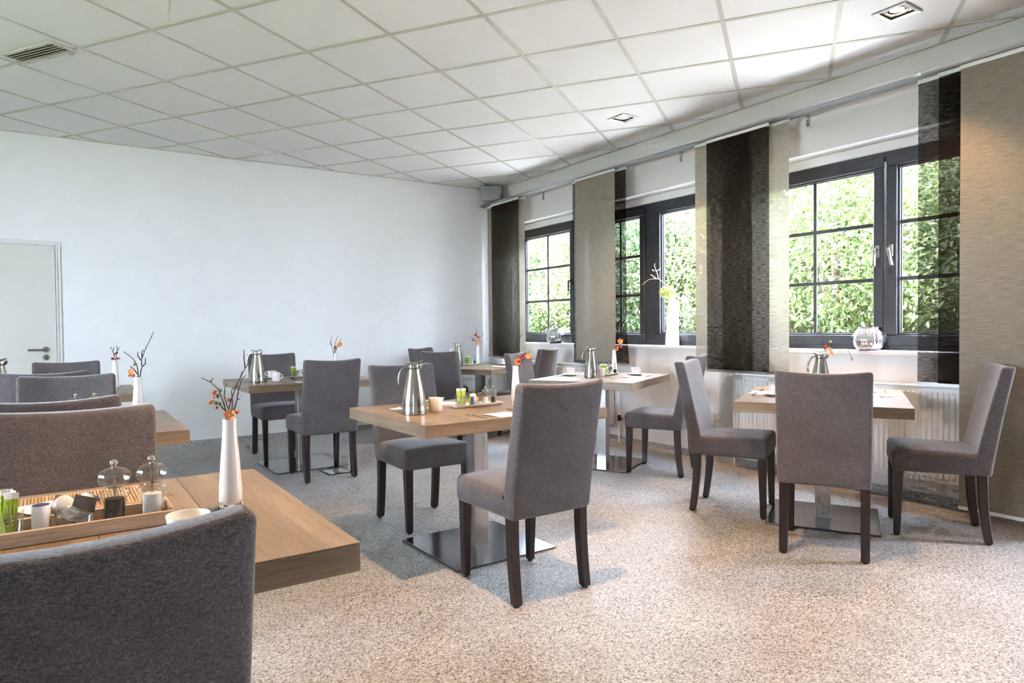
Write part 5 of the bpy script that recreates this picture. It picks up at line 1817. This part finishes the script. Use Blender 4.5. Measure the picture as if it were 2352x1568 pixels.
# ------------------------------------------------------------------ things on the sills
sv = link('twisted_vase', None, None, (4.755, 4.425, SILL))
tag(sv, 'tall white twisted ceramic vase on the middle window sill', 'vase')
H_, n_ = 0.455, 28
vs, fs = [], []
seg = 4
ringpts = 32
for i in range(n_ + 1):
    t = i / n_
    rr = 0.056 * (1.0 + 0.06 * math.sin(math.pi * t)) * (1 - 0.62 * t ** 2.6)
    tw = R(18) + R(75) * t
    for k in range(ringpts):
        a = 2 * math.pi * k / ringpts
        p_ = 7.0
        s_ = (abs(math.cos(a)) ** p_ + abs(math.sin(a)) ** p_) ** (-1 / p_)
        x, y = rr * s_ * math.cos(a), rr * s_ * math.sin(a)
        vs.append((x * math.cos(tw) - y * math.sin(tw), x * math.sin(tw) + y * math.cos(tw), H_ * t))
for i in range(n_):
    for k in range(ringpts):
        k2 = (k + 1) % ringpts
        fs.append((i * ringpts + k, i * ringpts + k2, (i + 1) * ringpts + k2, (i + 1) * ringpts + k))
fs.append(tuple(range(ringpts))[::-1])
fs.append(tuple(n_ * ringpts + k for k in range(ringpts)))
link('body', MB().add(vs, fs).mesh('body', M['matte_vase'], True, 30), sv)
mo = (4.755, 4.425, SILL + H_)
dp = (Vector(mo) - Vector((0, 0, HC))).dot(fw)
twig('bare_branch', mo, [[(1545, 684), (1538, 665), (1530, 653), (1513, 640), (1500, 640), (1487, 643), (1475, 654)], [(1512, 640), (1508, 622), (1503, 612), (1504, 605)], [(1503, 622), (1498, 620)], [(1508, 640), (1497, 632), (1494, 630)], [(1508, 622), (1518, 617)]], [], '',
     'pale bleached branch leaning left out of the white twisted vase', seed=20, rad=0.0035, pale=True, jitter=0.05)
twig('bare_branch', mo, [[(1547, 684), (1556, 674), (1568, 670), (1585, 674), (1597, 668)], [(1572, 672), (1582, 680), (1594, 686)]], [], '',
     'pale bleached branch leaning right out of the white twisted vase', seed=21, rad=0.003, pale=True, jitter=0.05)
hy = link('hydrangea_bloom', None, None, tuple(along(1533, 671, dp - 0.02)))
tag(hy, 'pale green hydrangea flower head on the white twisted vase', 'flower')
rg = random.Random(5)
fl = MB()
for k in range(170):
    d = Vector((rg.gauss(0, 1), rg.gauss(0, 1), rg.gauss(0, 1))).normalized()
    c = Vector((d.x * 0.075, d.y * 0.075, d.z * 0.062)) * rg.uniform(0.75, 1.05)
    e1 = d.orthogonal().normalized()
    e2 = d.cross(e1)
    a0 = rg.uniform(0, 6.28)
    for q in range(4):
        a = a0 + q * math.pi / 2
        u_ = e1 * math.cos(a) + e2 * math.sin(a)
        w_ = d.cross(u_)
        fl.add([c, c + u_ * 0.008 + w_ * 0.006 + d * 0.001, c + u_ * 0.015 + d * 0.003, c + u_ * 0.008 - w_ * 0.006 + d * 0.001], [(0, 1, 2, 3)])
f_ = link('petals', fl.mesh('petals', M['hydrangea'], False), hy)
f_['kind'] = 'stuff'
link('stalk', MB().tube([(0, 0, 0), tuple(Vector(mo) - hy.location)], 0.004, 6).mesh('stalk', M['bud'], True), hy)


def ribbed_jar(r, h, n=16):
    def sq(a, i):
        return 1 + (0.045 * abs(math.cos(a * n / 2)) - 0.03) * (1 if 1 < i < 8 else 0)
    o = [(0, 0), (r * 0.55, 0), (r * 0.72, h * 0.04), (r * 0.93, h * 0.2), (r, h * 0.4), (r * 0.97, h * 0.58), (r * 0.82, h * 0.78), (r * 0.62, h * 0.90), (r * 0.58, h * 0.94), (r * 0.66, h * 0.985), (r * 0.66, h), (r * 0.60, h), (r * 0.54, h * 0.93), (r * 0.75, h * 0.75), (r * 0.9, h * 0.4), (r * 0.6, h * 0.06), (0, h * 0.05)]
    return MB().lathe(o, n * 6, sq=sq)


j = link('ribbed_jar', None, None, (4.735, 2.565, SILL))
tag(j, 'round silvered ribbed glass jar on the near window sill', 'jar', 'ribbed jars')
link('body', ribbed_jar(0.099, 0.165).mesh('body', M['mercury'], True, 50), j)
rb = MB()
for k in range(40):
    a = 2 * math.pi * k / 40
    b = 2 * math.pi * (k + 1) / 40
    rb.add([(0.062 * math.cos(a), 0.062 * math.sin(a), 0.146), (0.062 * math.cos(b), 0.062 * math.sin(b), 0.146), (0.061 * math.cos(b), 0.061 * math.sin(b), 0.156), (0.061 * math.cos(a), 0.061 * math.sin(a), 0.156)], [(0, 1, 2, 3)])
for dx in (-0.012, 0.014):
    rb.add([(-0.06, 0.045, 0.155), (-0.068, 0.040, 0.147), (-0.098, 0.03 + dx * 2, 0.10), (-0.090, 0.045 + dx * 2, 0.10)], [(0, 1, 2, 3)])
link('ribbon', rb.mesh('ribbon', M['ribbon'], True), j)
j = link('ribbed_jar', None, None, (4.745, 6.21, SILL))
tag(j, 'round clear ribbed glass jar on the far window sill', 'jar', 'ribbed jars')
link('body', ribbed_jar(0.115, 0.18).mesh('body', M['thinglass'], True, 50), j)
link('inner_glass', ribbed_jar(0.106, 0.165).mesh('inner_glass', M['mercury'], True, 50), j)
SG = tumbler_proto(0.042, 0.075)
for y, lab in ((6.02, 'small clear tumbler beside the ribbed jar on the far window sill'), (5.93, 'small clear tumbler nearest the panel on the far window sill')):
    place('tumbler', SG, (4.715, y, SILL), 0, lab, 'glass', 'tumblers on the far sill')

# ------------------------------------------------------------------ floor box
fb_ = link('floor_box', None, None, (1.845, 5.405, 0.0), R(2))
tag(fb_, 'square power box let into the floor beside the chair by the white wall', 'floor box')
link('box_frame', MB().span((-0.105, -0.12, 0), (0.105, -0.105, 0.004)).span((-0.105, 0.105, 0), (0.105, 0.12, 0.004)).span((-0.105, -0.105, 0), (-0.092, 0.105, 0.004)).span((0.092, -0.105, 0), (0.105, 0.105, 0.004)).mesh('box_frame', M['black'], False), fb_)
bl = link('box_lid', MB().span((-0.092, -0.105, 0.0), (0.092, 0.105, 0.0028)).mesh('box_lid', M['lid'], False), fb_)
link('finger_pull', MB().span((-0.03, -0.10, 0.0028), (0.03, -0.085, 0.0034)).mesh('finger_pull', M['black'], False), bl)
